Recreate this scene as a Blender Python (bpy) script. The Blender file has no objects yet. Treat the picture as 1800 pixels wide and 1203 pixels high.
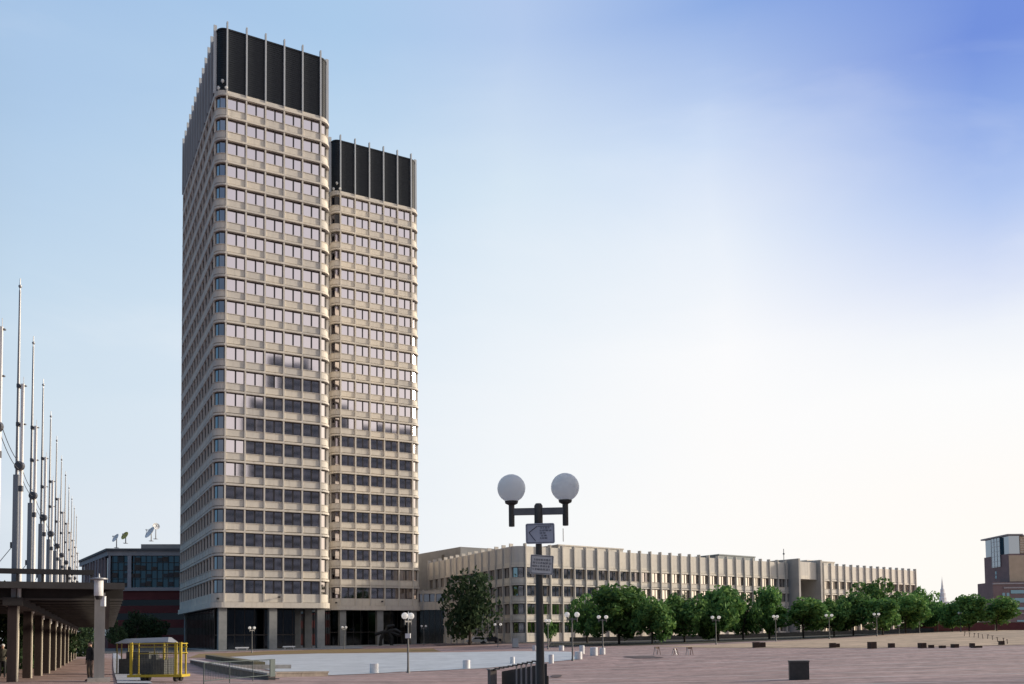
import bpy, bmesh, math, random
import numpy as np
from mathutils import Vector, Matrix

SC = bpy.context.scene
COL = SC.collection
R = math.radians

# ------------------------------------------------------------------ camera
F, XP, YP = 1542.0, 900.0, 1046.6          # focal length and principal point in photo pixels
TILT, ROLL, EYE = R(2.8), R(0.6), 1.65
_fw = np.array([0, math.cos(TILT), math.sin(TILT)])
_u0 = np.array([0, -math.sin(TILT), math.cos(TILT)])
_r0 = np.array([1.0, 0, 0])
_rt = math.cos(ROLL) * _r0 - math.sin(ROLL) * _u0
_up = math.cos(ROLL) * _u0 + math.sin(ROLL) * _r0
cam = bpy.data.cameras.new('camera')
cam.sensor_width = 36
cam.lens = F / 1800 * 36
cam.shift_y = (YP - 601.5) / 1800
cam.clip_start = 0.1
cam.clip_end = 8000
camo = bpy.data.objects.new('camera', cam)
COL.objects.link(camo)
camo.matrix_world = Matrix(((_rt[0], _up[0], -_fw[0], 0), (_rt[1], _up[1], -_fw[1], 0),
                            (_rt[2], _up[2], -_fw[2], EYE), (0, 0, 0, 1)))
SC.camera = camo

# ------------------------------------------------------------------ sun, exposure
SUN_AZ, SUN_EL = 76.0, 16.0                # degrees right of the view axis, above the horizon
sun = bpy.data.lights.new('sun', 'SUN')
sun.energy = 4.8
sun.angle = R(6)
sun.color = (1.0, 0.86, 0.68)
suno = bpy.data.objects.new('sun', sun)
COL.objects.link(suno)
sd = Vector((math.sin(R(SUN_AZ)) * math.cos(R(SUN_EL)), math.cos(R(SUN_AZ)) * math.cos(R(SUN_EL)), math.sin(R(SUN_EL))))
suno.rotation_euler = sd.to_track_quat('Z', 'Y').to_euler()
SC.view_settings.view_transform = 'Standard'
SC.view_settings.look = 'None'
SC.view_settings.exposure = 0.0
SC.view_settings.gamma = 1.0

# ------------------------------------------------------------------ sky: clear Nishita air under a veil of thin cloud
world = bpy.data.worlds.new('World')
SC.world = world
world.use_nodes = True
wn, wl = world.node_tree.nodes, world.node_tree.links
wn.clear()


def wmath(op, a, b=None, c=None, clamp=False):
    n = wn.new('ShaderNodeMath')
    n.operation = op
    n.use_clamp = clamp
    for i, v in enumerate((a, b, c)):
        if v is None:
            continue
        if isinstance(v, (int, float)):
            n.inputs[i].default_value = v
        else:
            wl.new(v, n.inputs[i])
    return n.outputs[0]


tc = wn.new('ShaderNodeTexCoord')
sep = wn.new('ShaderNodeSeparateXYZ')
wl.new(tc.outputs['Generated'], sep.inputs[0])
az = wmath('ARCTAN2', sep.outputs[0], sep.outputs[1])            # radians, 0 = view axis, + = right
el = wmath('ARCSINE', sep.outputs[2])
mp = wn.new('ShaderNodeMapping')
wl.new(tc.outputs['Generated'], mp.inputs[0])
mp.inputs['Rotation'].default_value = (0.25, -0.2, 0.3)
mp.inputs['Scale'].default_value = (1.6, 2.0, 5.0)
cn = wn.new('ShaderNodeTexNoise')
wl.new(mp.outputs[0], cn.inputs['Vector'])
cn.inputs['Scale'].default_value = 1.5
cn.inputs['Detail'].default_value = 5
cn.inputs['Roughness'].default_value = 0.55
cn.inputs['Distortion'].default_value = 0.5
cloud = wmath('SUBTRACT', cn.outputs['Fac'], 0.5)
# cloud streaks bend the height at which the veil thins out
el2 = wmath('SUBTRACT', el, wmath('MULTIPLY', cloud, 0.07))
eln = wmath('MULTIPLY', el2, 180 / math.pi / 90, clamp=True)


def ramp(stops):
    n = wn.new('ShaderNodeValToRGB')
    e = n.color_ramp.elements
    while len(e) > 1:
        e.remove(e[-1])
    e[0].position = stops[0][0] / 90
    e[0].color = (*stops[0][1], 1)
    for d, c in stops[1:]:
        k = e.new(d / 90)
        k.color = (*c, 1)
    n.color_ramp.interpolation = 'B_SPLINE' if False else 'LINEAR'
    wl.new(eln, n.inputs[0])
    return n.outputs[0]


KEYS = [
    (-180, [(0, (.13, .15, .18)), (20, (.16, .19, .25)), (45, (.22, .29, .46)), (90, (.24, .38, .70))]),
    (-150, [(0, (.07, .14, .20)), (20, (.09, .17, .26)), (45, (.16, .29, .50)), (90, (.24, .38, .70))]),
    (-100, [(0, (.07, .20, .31)), (20, (.08, .22, .35)), (45, (.14, .31, .54)), (90, (.24, .38, .70))]),
    (-60, [(0, (.19, .28, .38)), (20, (.21, .32, .45)), (45, (.18, .37, .60)), (90, (.24, .38, .70))]),
    (-29, [(0, (.76, .81, .87)), (8, (.72, .80, .88)), (14, (.67, .785, .885)), (20, (.57, .72, .87)), (28, (.46, .63, .845)), (36, (.37, .545, .81)), (90, (.24, .38, .70))]),
    (-12, [(0, (.88, .90, .93)), (8, (.83, .88, .94)), (18, (.74, .84, .935)), (28, (.57, .735, .895)), (36, (.42, .61, .85)), (90, (.24, .38, .70))]),
    (0, [(0, (.98, .96, .95)), (8, (.95, .97, .985)), (18, (.88, .93, .98)), (28, (.70, .82, .935)), (36, (.47, .61, .87)), (90, (.24, .38, .70))]),
    (14, [(0, (1.01, .985, .955)), (8, (1.02, 1.0, .98)), (18, (1.0, 1.0, 1.01)), (24, (.84, .90, .985)), (29, (.62, .74, .945)), (36, (.28, .43, .80)), (90, (.22, .36, .70))]),
    (29, [(0, (1.03, .985, .93)), (8, (1.03, .99, .95)), (14, (1.0, 1.0, 1.0)), (17, (.90, .93, .985)), (20, (.70, .77, .95)), (23.8, (.46, .59, .90)), (28, (.27, .405, .81)), (31.5, (.175, .29, .74)), (90, (.20, .34, .70))]),
    (37, [(0, (1.03, .985, .93)), (8, (1.03, .99, .95)), (14, (1.0, 1.0, 1.0)), (17, (.90, .93, .985)), (20, (.70, .77, .95)), (23.8, (.46, .59, .90)), (28, (.27, .405, .81)), (31.5, (.175, .29, .74)), (90, (.20, .34, .70))]),
    (52, [(0, (1.45, 1.26, 1.0)), (15, (1.5, 1.36, 1.16)), (30, (1.2, 1.14, 1.08)), (45, (.7, .74, .88)), (90, (.22, .36, .70))]),
    (84, [(0, (1.7, 1.45, 1.1)), (15, (1.8, 1.6, 1.32)), (30, (1.45, 1.35, 1.22)), (50, (.75, .79, .90)), (90, (.22, .36, .70))]),
    (125, [(0, (1.75, 1.54, 1.28)), (12, (1.6, 1.46, 1.32)), (28, (1.2, 1.14, 1.14)), (45, (.8, .82, .94)), (90, (.25, .38, .70))]),
    (152, [(0, (1.1, 1.0, .96)), (20, (1.0, .93, .95)), (40, (.78, .78, .88)), (90, (.28, .42, .72))]),
    (180, None)]
KEYS[-1] = (180, KEYS[0][1])
azd = wmath('MULTIPLY', az, 180 / math.pi)
azd = wmath('ADD', azd, wmath('MULTIPLY', cloud, 6.0))
cur = ramp(KEYS[0][1])
for (a0, _), (a1, st) in zip(KEYS[:-1], KEYS[1:]):
    mr = wn.new('ShaderNodeMapRange')
    mr.interpolation_type = 'SMOOTHSTEP' if (a1 - a0) > 40 else 'LINEAR'
    mr.inputs['From Min'].default_value = a0
    mr.inputs['From Max'].default_value = a1
    wl.new(azd, mr.inputs['Value'])
    mx = wn.new('ShaderNodeMix')
    mx.data_type = 'RGBA'
    wl.new(mr.outputs[0], mx.inputs['Factor'])
    wl.new(cur, mx.inputs['A'])
    wl.new(ramp(st), mx.inputs['B'])
    cur = mx.outputs['Result']
# thin bright wisps
wis = wn.new('ShaderNodeMapRange')
wis.inputs['From Min'].default_value = 0.545
wis.inputs['From Max'].default_value = 0.80
wis.inputs['To Max'].default_value = 0.20
wl.new(cn.outputs['Fac'], wis.inputs['Value'])
mx = wn.new('ShaderNodeMix')
mx.data_type = 'RGBA'
wl.new(wis.outputs[0], mx.inputs['Factor'])
wl.new(cur, mx.inputs['A'])
mx.inputs['B'].default_value = (.95, .96, .99, 1)
cur = mx.outputs['Result']
nis = wn.new('ShaderNodeTexSky')
nis.sky_type = 'NISHITA'
nis.sun_disc = False
nis.sun_elevation = R(SUN_EL)
nis.sun_rotation = R(SUN_AZ)
bg1 = wn.new('ShaderNodeBackground')
wl.new(nis.outputs[0], bg1.inputs[0])
bg1.inputs[1].default_value = 0.1
bg2 = wn.new('ShaderNodeBackground')
wl.new(cur, bg2.inputs[0])
bg2.inputs[1].default_value = 1.0
mxs = wn.new('ShaderNodeMixShader')
mxs.inputs[0].default_value = 0.96          # the cloud veil covers nearly all of the clear sky
wl.new(bg1.outputs[0], mxs.inputs[1])
wl.new(bg2.outputs[0], mxs.inputs[2])
wo = wn.new('ShaderNodeOutputWorld')
wl.new(mxs.outputs[0], wo.inputs[0])

# ------------------------------------------------------------------ materials
MATS = {}


def mat(name, c1, c2=None, scale=1.0, rough=0.8, metal=0.0, stretch=(1, 1, 1), bump=0.0, spec=0.5, detail=5, coat=None, trans=0.0, emit=None):
    if name in MATS:
        return MATS[name]
    m = bpy.data.materials.new(name)
    m.use_nodes = True
    n, l = m.node_tree.nodes, m.node_tree.links
    b = n['Principled BSDF']
    b.inputs['Roughness'].default_value = rough
    b.inputs['Metallic'].default_value = metal
    b.inputs['Specular IOR Level'].default_value = spec
    if trans:
        b.inputs['Transmission Weight'].default_value = trans
    if c2 is None:
        b.inputs['Base Color'].default_value = (*c1, 1)
    else:
        t = n.new('ShaderNodeTexCoord')
        mpn = n.new('ShaderNodeMapping')
        mpn.inputs['Scale'].default_value = stretch
        l.new(t.outputs['Object'], mpn.inputs[0])
        nz = n.new('ShaderNodeTexNoise')
        nz.inputs['Scale'].default_value = scale
        nz.inputs['Detail'].default_value = detail
        nz.inputs['Roughness'].default_value = 0.6
        l.new(mpn.outputs[0], nz.inputs['Vector'])
        cr = n.new('ShaderNodeValToRGB')
        cr.color_ramp.elements[0].position = 0.32
        cr.color_ramp.elements[0].color = (*c1, 1)
        cr.color_ramp.elements[1].position = 0.68
        cr.color_ramp.elements[1].color = (*c2, 1)
        l.new(nz.outputs['Fac'], cr.inputs[0])
        l.new(cr.outputs[0], b.inputs['Base Color'])
        if bump:
            bp = n.new('ShaderNodeBump')
            bp.inputs['Strength'].default_value = bump
            bp.inputs['Distance'].default_value = 0.02
            l.new(nz.outputs['Fac'], bp.inputs['Height'])
            l.new(bp.outputs[0], b.inputs['Normal'])
    MATS[name] = m
    return m


def two_scale(name, a, b_, c, s1, s2, rough=0.85, stretch=(1, 1, 1), bricks=None, bands=None, panel=None, speck=None):
    """ground and wall materials: broad patches mixed with fine grain, optional brick joints / granite bands"""
    m = bpy.data.materials.new(name)
    m.use_nodes = True
    n, l = m.node_tree.nodes, m.node_tree.links
    p = n['Principled BSDF']
    p.inputs['Roughness'].default_value = rough
    t = n.new('ShaderNodeTexCoord')
    mpn = n.new('ShaderNodeMapping')
    mpn.inputs['Scale'].default_value = stretch
    l.new(t.outputs['Object'], mpn.inputs[0])

    def noise(s, d=4):
        z = n.new('ShaderNodeTexNoise')
        z.inputs['Scale'].default_value = s
        z.inputs['Detail'].default_value = d
        z.inputs['Roughness'].default_value = 0.62
        l.new(mpn.outputs[0], z.inputs['Vector'])
        return z.outputs['Fac']

    def rng(v, a0, a1, t0=0., t1=1.):
        r = n.new('ShaderNodeMapRange')
        r.inputs[1].default_value, r.inputs[2].default_value = a0, a1
        r.inputs[3].default_value, r.inputs[4].default_value = t0, t1
        l.new(v, r.inputs[0])
        return r.outputs[0]

    def mix(f, x, y, bt='MIX'):
        k = n.new('ShaderNodeMix')
        k.data_type = 'RGBA'
        k.blend_type = bt
        if isinstance(f, float):
            k.inputs['Factor'].default_value = f
        else:
            l.new(f, k.inputs['Factor'])
        for nm, v in (('A', x), ('B', y)):
            if isinstance(v, tuple):
                k.inputs[nm].default_value = (*v, 1)
            else:
                l.new(v, k.inputs[nm])
        return k.outputs['Result']
    cur = mix(rng(noise(s1), .35, .65), a, b_)
    cur = mix(rng(noise(s2, 6), .5, .75, 0, .8), cur, c)
    if panel:
        # every cast panel has its own slight tone; rain streaks run down them
        ad = n.new('ShaderNodeVectorMath')
        ad.operation = 'ADD'
        l.new(t.outputs['Object'], ad.inputs[0])
        ad.inputs[1].default_value = (100, 100, panel[3])
        sn = n.new('ShaderNodeVectorMath')
        sn.operation = 'SNAP'
        l.new(ad.outputs[0], sn.inputs[0])
        sn.inputs[1].default_value = panel[:3]
        wn_ = n.new('ShaderNodeTexWhiteNoise')
        l.new(sn.outputs[0], wn_.inputs['Vector'])
        hs = n.new('ShaderNodeHueSaturation')
        l.new(rng(wn_.outputs['Value'], 0, 1, .88, 1.08), hs.inputs['Value'])
        l.new(rng(wn_.outputs['Value'], 0, 1, .75, 1.2), hs.inputs['Saturation'])
        l.new(cur, hs.inputs['Color'])
        mp3 = n.new('ShaderNodeMapping')
        mp3.inputs['Scale'].default_value = (1.6, 1.6, .12)
        l.new(t.outputs['Object'], mp3.inputs[0])
        z3 = n.new('ShaderNodeTexNoise')
        z3.inputs['Scale'].default_value = 1.0
        z3.inputs['Detail'].default_value = 4
        l.new(mp3.outputs[0], z3.inputs['Vector'])
        cur = mix(rng(z3.outputs['Fac'], .52, .75, 0, .28), hs.outputs[0], (.27, .25, .22))
    if bricks:
        bt = n.new('ShaderNodeTexBrick')
        l.new(t.outputs['Object'], bt.inputs['Vector'])
        bt.inputs['Color1'].default_value = (.68, .66, .66, 1)
        bt.inputs['Color2'].default_value = (1.28, 1.22, 1.22, 1)
        bt.inputs['Mortar'].default_value = (.8, .8, .8, 1)
        bt.inputs['Scale'].default_value = 1.0
        bt.inputs['Mortar Size'].default_value = .012
        bt.inputs['Brick Width'].default_value = bricks[0]
        bt.inputs['Row Height'].default_value = bricks[1]
        cur = mix(.8, cur, bt.outputs['Color'], 'MULTIPLY')
    if speck:
        z4 = n.new('ShaderNodeTexNoise')
        z4.inputs['Scale'].default_value = speck[0]
        z4.inputs['Detail'].default_value = 3
        z4.inputs['Roughness'].default_value = .8
        l.new(t.outputs['Object'], z4.inputs['Vector'])
        vs = n.new('ShaderNodeCombineColor')
        q4 = rng(z4.outputs['Fac'], .32, .68, 1 - speck[1], 1 + speck[1])
        for k4 in range(3):
            l.new(q4, vs.inputs[k4])
        cur = mix(1.0, cur, vs.outputs[0], 'MULTIPLY')
    if bands:
        # pale granite strips every bands[0] metres
        sp = n.new('ShaderNodeSeparateXYZ')
        mp2 = n.new('ShaderNodeMapping')
        mp2.inputs['Rotation'].default_value = (0, 0, bands[2])
        l.new(t.outputs['Object'], mp2.inputs[0])
        l.new(mp2.outputs[0], sp.inputs[0])
        f = None
        for ax in (1,):
            d = n.new('ShaderNodeMath')
            d.operation = 'PINGPONG'
            l.new(sp.outputs[ax], d.inputs[0])
            d.inputs[1].default_value = bands[0] / 2
            g_ = n.new('ShaderNodeMath')
            g_.operation = 'LESS_THAN'
            l.new(d.outputs[0], g_.inputs[0])
            g_.inputs[1].default_value = bands[1] / 2
            if f is None:
                f = g_.outputs[0]
            else:
                q = n.new('ShaderNodeMath')
                q.operation = 'MAXIMUM'
                l.new(f, q.inputs[0])
                l.new(g_.outputs[0], q.inputs[1])
                f = q.outputs[0]
        q = n.new('ShaderNodeMath')
        q.operation = 'MULTIPLY'
        l.new(f, q.inputs[0])
        l.new(rng(noise(s1 * 3), .35, .6, .15, .75), q.inputs[1])
        cur = mix(q.outputs[0], cur, bands[3])
    l.new(cur, p.inputs['Base Color'])
    MATS[name] = m
    return m


CONC = two_scale('precast_concrete', (.60, .56, .495), (.64, .60, .53), (.52, .48, .42), .35, 1.6, .8, panel=(3.7, 3.67, 4.5, 100.9))
CONC2 = two_scale('pale_precast', (.65, .61, .545), (.69, .65, .585), (.57, .53, .465), .25, 1.2, .8, panel=(3.35, 2.85, 3.95, 100.6))
FINM = two_scale('concrete_fin', (.53, .50, .45), (.57, .54, .49), (.43, .40, .36), .5, 1.5, .8, (1, 1, .2))
DARKC = mat('grey_concrete_column', (.20, .21, .21), (.27, .28, .28), .8, .85)  # dark grey concrete for the tower columns
def glass(name, tint, rough=.04, metal=1.0):
    m = mat(name, tint, None, rough=rough, metal=metal)
    return m
GLASS = glass('reflective_bronze_glass', (.53, .50, .53), .05)
GLASS2 = glass('pale_reflective_glass', (.76, .70, .66), .05)
GLASSB = glass('blue_green_curtain_glass', (.10, .17, .22), .06)
GLASSG = glass('pale_grey_blue_glass', (.26, .30, .34), .08)
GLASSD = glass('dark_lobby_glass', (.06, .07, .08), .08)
FRAME = mat('dark_bronze_frame', (.03, .026, .026), (.045, .04, .04), 3, .5)
LOUV = mat('black_louvre_metal', (.013, .0165, .022), (.022, .027, .034), .9, .5, .0, (1, 1, 6), spec=.25)
CFIN = mat('pale_grey_metal_fin', (.36, .385, .41), (.44, .465, .49), .8, .55, .2, (1, 1, .1))
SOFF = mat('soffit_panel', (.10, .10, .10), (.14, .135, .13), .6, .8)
DARK = mat('near_black_paint', (.012, .012, .013), (.02, .02, .022), 4, .55)
STEEL = mat('grey_painted_steel', (.30, .31, .33), (.38, .39, .41), 2, .45, .3)
POLEG = mat('weathered_lamp_post_paint', (.045, .042, .04), (.085, .078, .07), 3, .6, .2, (1, 1, .3))
POLEL = mat('lighter_lamp_post_paint', (.12, .12, .12), (.2, .2, .19), 3, .6, .2, (1, 1, .3))
ARMM = mat('grey_lamp_arm_paint', (.13, .13, .14), (.19, .19, .20), 3, .6, .2)
GLOBE = mat('opal_white_globe', (.93, .93, .91), (.95, .95, .94), 2, .35, spec=.5)
WHITEP = mat('white_painted_concrete', (.66, .67, .68), (.78, .79, .80), 3, .7)
MAST_D = mat('mast_grey_steel', (.26, .27, .29), (.36, .37, .39), 1.2, .45, .5, (1, 1, .1))
MAST_L = mat('mast_white_steel', (.74, .72, .70), (.82, .81, .79), 1.2, .5, .0, (1, 1, .1))
CABLE = mat('thin_cable_steel', (.12, .12, .13), None, rough=.5, metal=.6)
WOODD = mat('dark_stained_timber', (.014, .012, .012), (.03, .026, .025), 2.2, .75, 0, (1, 1, 4), .2)
STONE = mat('grey_granite', (.30, .29, .27), (.42, .40, .38), 3, .8, 0, (1, 1, 1), .2)
STONEB = mat('brown_stone_slab', (.13, .11, .10), (.22, .19, .17), 2, .85, 0, (1, 1, 1), .2)
COLB = mat('tan_concrete_column', (.46, .42, .34), (.56, .51, .42), 1.5, .85, 0, (1, 1, .4), .2)
YELLOW = mat('yellow_safety_paint', (.42, .31, .015), (.52, .39, .03), 2, .5)
MESHG = mat('grey_mesh_panel', (.05, .055, .055), (.09, .095, .09), 8, .7)
TARP = mat('pale_grey_roof_sheet', (.14, .155, .19), (.24, .24, .25), .9, .6)
TEAL = mat('grey_green_paint', (.045, .07, .072), (.075, .10, .10), 3, .6)
BRICKR = two_scale('dark_red_brick', (.095, .022, .025), (.12, .03, .033), (.07, .02, .022), .4, 3, .85)
BRICKP = two_scale('plum_brick', (.17, .125, .13), (.205, .15, .155), (.14, .10, .105), .3, 2, .85)
RUST = mat('brown_rust_block', (.06, .035, .025), (.10, .06, .045), 4, .85)
BLACKB = mat('black_granite_block', (.04, .038, .035), (.06, .057, .052), 5, .6)
GOLD = mat('tan_lit_panel', (.42, .34, .25), (.48, .39, .29), .5, .8)  # tan takes in the warm sunlight on the brick tower's front


def globemat():
    n, l = GLOBE.node_tree.nodes, GLOBE.node_tree.links
    p = n['Principled BSDF']
    tr = n.new('ShaderNodeBsdfTranslucent')
    tr.inputs[0].default_value = (.97, .97, .95, 1)
    ms = n.new('ShaderNodeMixShader')
    ms.inputs[0].default_value = .65
    l.new(p.outputs[0], ms.inputs[1])
    l.new(tr.outputs[0], ms.inputs[2])
    l.new(ms.outputs[0], n['Material Output'].inputs[0])


globemat()


def leafmat(name, a, b_, c):
    m = bpy.data.materials.new(name)
    m.use_nodes = True
    n, l = m.node_tree.nodes, m.node_tree.links
    p = n['Principled BSDF']
    p.inputs['Roughness'].default_value = .75
    p.inputs['Specular IOR Level'].default_value = .15
    g_ = n.new('ShaderNodeNewGeometry')
    cr = n.new('ShaderNodeValToRGB')
    e = cr.color_ramp.elements
    e[0].color = (*a, 1)
    e[1].color = (*c, 1)
    k = e.new(.5)
    k.color = (*b_, 1)
    l.new(g_.outputs['Random Per Island'], cr.inputs[0])
    oi = n.new('ShaderNodeObjectInfo')
    hs = n.new('ShaderNodeHueSaturation')
    mr = n.new('ShaderNodeMapRange')
    mr.inputs[3].default_value, mr.inputs[4].default_value = .75, 1.25
    l.new(oi.outputs['Random'], mr.inputs[0])
    l.new(mr.outputs[0], hs.inputs['Value'])
    l.new(cr.outputs[0], hs.inputs['Color'])
    l.new(hs.outputs[0], p.inputs['Base Color'])
    tr = n.new('ShaderNodeBsdfTranslucent')
    l.new(hs.outputs[0], tr.inputs[0])
    ms = n.new('ShaderNodeMixShader')
    ms.inputs[0].default_value = .28
    l.new(p.outputs[0], ms.inputs[1])
    l.new(tr.outputs[0], ms.inputs[2])
    l.new(ms.outputs[0], n['Material Output'].inputs[0])
    return m


LEAF = leafmat('green_leaves', (.060, .145, .048), (.105, .22, .064), (.21, .35, .095))
LEAFD = leafmat('dull_green_leaves', (.022, .046, .022), (.04, .075, .034), (.075, .11, .05))
BARK = mat('brown_bark', (.035, .028, .022), (.07, .055, .045), 5, .9, 0, (1, 1, .3), .4)

# ------------------------------------------------------------------ helpers


class MB:
    def __init__(self):
        self.v, self.f, self.m = [], [], []
        self.M = None

    def _add(self, pts):
        i = len(self.v)
        for p in pts:
            if self.M is not None:
                p = self.M @ Vector(p)
            self.v.append((p[0], p[1], p[2]))
        return i

    def face(self, pts, m=0):
        i = self._add(pts)
        self.f.append(tuple(range(i, i + len(pts))))
        self.m.append(m)

    def box(self, x0, x1, y0, y1, z0, z1, m=0):
        i = self._add([(x0, y0, z0), (x1, y0, z0), (x1, y1, z0), (x0, y1, z0), (x0, y0, z1), (x1, y0, z1), (x1, y1, z1), (x0, y1, z1)])
        for q in ((0, 3, 2, 1), (4, 5, 6, 7), (0, 1, 5, 4), (1, 2, 6, 5), (2, 3, 7, 6), (3, 0, 4, 7)):
            self.f.append(tuple(i + k for k in q))
            self.m.append(m)

    def prism(self, poly, z0, z1, m=0, cap=True):
        n = len(poly)
        i = self._add([(x, y, z0) for x, y in poly] + [(x, y, z1) for x, y in poly])
        for k in range(n):
            self.f.append((i + k, i + (k + 1) % n, i + n + (k + 1) % n, i + n + k))
            self.m.append(m)
        if cap:
            self.f.append(tuple(i + n + k for k in range(n)))
            self.f.append(tuple(i + n - 1 - k for k in range(n)))
            self.m += [m, m]

    def tube(self, p0, p1, r0, r1=None, n=10, m=0, cap=True):
        r1 = r0 if r1 is None else r1
        p0, p1 = Vector(p0), Vector(p1)
        d = (p1 - p0).normalized()
        a = d.orthogonal().normalized()
        b = d.cross(a)
        pts = []
        for p, r in ((p0, r0), (p1, r1)):
            for k in range(n):
                t = 2 * math.pi * k / n
                pts.append(p + (a * math.cos(t) + b * math.sin(t)) * r)
        i = self._add(pts)
        for k in range(n):
            self.f.append((i + k, i + (k + 1) % n, i + n + (k + 1) % n, i + n + k))
            self.m.append(m)
        if cap:
            self.f.append(tuple(i + n + k for k in range(n)))
            self.f.append(tuple(i + n - 1 - k for k in range(n)))
            self.m += [m, m]

    def lathe(self, prof, c=(0, 0, 0), n=20, m=0):
        base = len(self.v)
        for r, z in prof:
            self._add([(c[0] + r * math.cos(2 * math.pi * k / n), c[1] + r * math.sin(2 * math.pi * k / n), c[2] + z) for k in range(n)])
        for j in range(len(prof) - 1):
            for k in range(n):
                a, b = base + j * n, base + (j + 1) * n
                self.f.append((a + k, a + (k + 1) % n, b + (k + 1) % n, b + k))
                self.m.append(m)
        self.f.append(tuple(base + n - 1 - k for k in range(n)))
        e = base + (len(prof) - 1) * n
        self.f.append(tuple(e + k for k in range(n)))
        self.m += [m, m]

    def sphere(self, c, r, n=20, m=0, sz=1.0):
        rings = n // 2
        self.lathe([(max(1e-4, r * math.sin(math.pi * j / rings)), -r * sz * math.cos(math.pi * j / rings)) for j in range(rings + 1)], c, n, m)

    def build(self, name, mats, parent=None, smooth=False):
        me = bpy.data.meshes.new(name)
        me.from_pydata(self.v, [], self.f)
        if not isinstance(mats, (list, tuple)):
            mats = [mats]
        for k in mats:
            me.materials.append(k)
        me.polygons.foreach_set('material_index', self.m)
        if smooth:
            me.polygons.foreach_set('use_smooth', [True] * len(me.polygons))
        me.update()
        o = bpy.data.objects.new(name, me)
        COL.objects.link(o)
        if smooth:
            try:
                me.set_sharp_from_angle(angle=R(40))
            except Exception:
                pass
        if parent is not None:
            o.parent = parent
        return o


def tag(o, label=None, cat=None, group=None, kind=None):
    if label:
        o['label'] = label
    if cat:
        o['category'] = cat
    if group:
        o['group'] = group
    if kind:
        o['kind'] = kind
    return o


def thing(name, label, cat, loc=(0, 0, 0), rz=0.0, group=None):
    o = bpy.data.objects.new(name, None)
    o.empty_display_size = .3
    COL.objects.link(o)
    o.location = loc
    o.rotation_euler = (0, 0, rz)
    return tag(o, label, cat, group)


def kids(o):
    return [c for c in bpy.data.objects if c.parent == o]


def copy_tree(o, loc=None, rz=None, label=None, ch=None):
    c = o.copy()
    COL.objects.link(c)
    for k in (ch if ch is not None else kids(o)):
        kc = k.copy()
        COL.objects.link(kc)
        kc.parent = c
        for s in kids(k):
            s2 = s.copy()
            COL.objects.link(s2)
            s2.parent = kc
    if loc is not None:
        c.location = loc
    if rz is not None:
        c.rotation_euler = (0, 0, rz)
    if label:
        c['label'] = label
    return c


def ray(x, y):
    return _fw + ((x - XP) / F) * _rt - ((y - YP) / F) * _up


def at(x, y, Y):
    d = ray(x, y)
    return np.array([0, 0, EYE]) + d * (Y / d[1])


# ------------------------------------------------------------------ terrain
LAMPS = [(717, 1083, 66), (443, 1104, 151), (605, 1103, 170), (745, 1101, 195), (875, 1098, 166), (963, 1091.5, 132), (990, 1095, 200), (1005.5, 1080.7, 82),
         (1059, 1085, 121), (1258, 1085.6, 138), (1363, 1084, 154), (1457, 1082, 158), (1540.5, 1080, 170), (1615, 1078, 189), (1688, 1078, 200), (1748, 1076, 205)]
LH = 4.3
_cp = [(0, 15, 0), (-20, 38, 0), (-19, 15, 0), (20, 31, 0), (0, 35, -.35), (-60, 40, 0), (-70, 90, 0), (-90, 150, -.1), (-56, 166, -.1), (-37, 175, 0), (-23, 212, .4),
       (3, 186, .75), (40, 211, 1.2), (80, 240, 1.8), (44, 80, .3), (82, 150, 1.95), (40, 60, .1), (80, 80, .9), (100, 120, 1.9), (130, 200, 2.0), (120, 60, .6),
       (20, 70, -.4), (40, 28, 0), (-100, 235, 0), (-140, 120, 0), (0, -10, 0), (-40, -10, 0), (60, -10, 0)]
for x, y, Y in LAMPS:
    p = at(x, y, Y)
    _cp.append((p[0], p[1], p[2] - LH))
for a in range(0, 360, 30):
    _cp.append((450 * math.sin(R(a)), 120 + 450 * math.cos(R(a)), .8))
_cp = np.array(_cp)
_d2 = ((_cp[:, None, :2] - _cp[None, :, :2]) ** 2).sum(-1)
_K = np.where(_d2 > 0, _d2 * np.log(np.maximum(_d2, 1e-9)) * .5, 0) + 30 * np.eye(len(_cp))
_P = np.c_[np.ones(len(_cp)), _cp[:, :2]]
_W = np.linalg.solve(np.block([[_K, _P], [_P.T, np.zeros((3, 3))]]), np.r_[_cp[:, 2], 0, 0, 0])


def gz(xs, ys):
    xs, ys = np.asarray(xs, float), np.asarray(ys, float)
    d2 = (xs[..., None] - _cp[:, 0]) ** 2 + (ys[..., None] - _cp[:, 1]) ** 2
    z = (np.where(d2 > 0, d2 * np.log(np.maximum(d2, 1e-9)) * .5, 0) * _W[:-3]).sum(-1) + _W[-3] + _W[-2] * xs + _W[-1] * ys
    far = np.clip((np.hypot(xs, ys - 120) - 260) / 150, 0, 1)
    return z * (1 - far) + .8 * far


def g(x, y):
    return float(gz([x], [y])[0])


def G(x, y, dz=0.0):
    return (x, y, g(x, y) + dz)


def hit(x, y):
    d = ray(x, y)
    Y = 5.0
    while Y < 420:
        p = np.array([0, 0, EYE]) + d * (Y / d[1])
        if p[2] < g(p[0], p[1]):
            return (float(p[0]), float(p[1]))
        Y *= 1.004
    return (float(p[0]), float(p[1]))


def xat(px, Y):
    return float(at(px, 1110, Y)[0])


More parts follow.
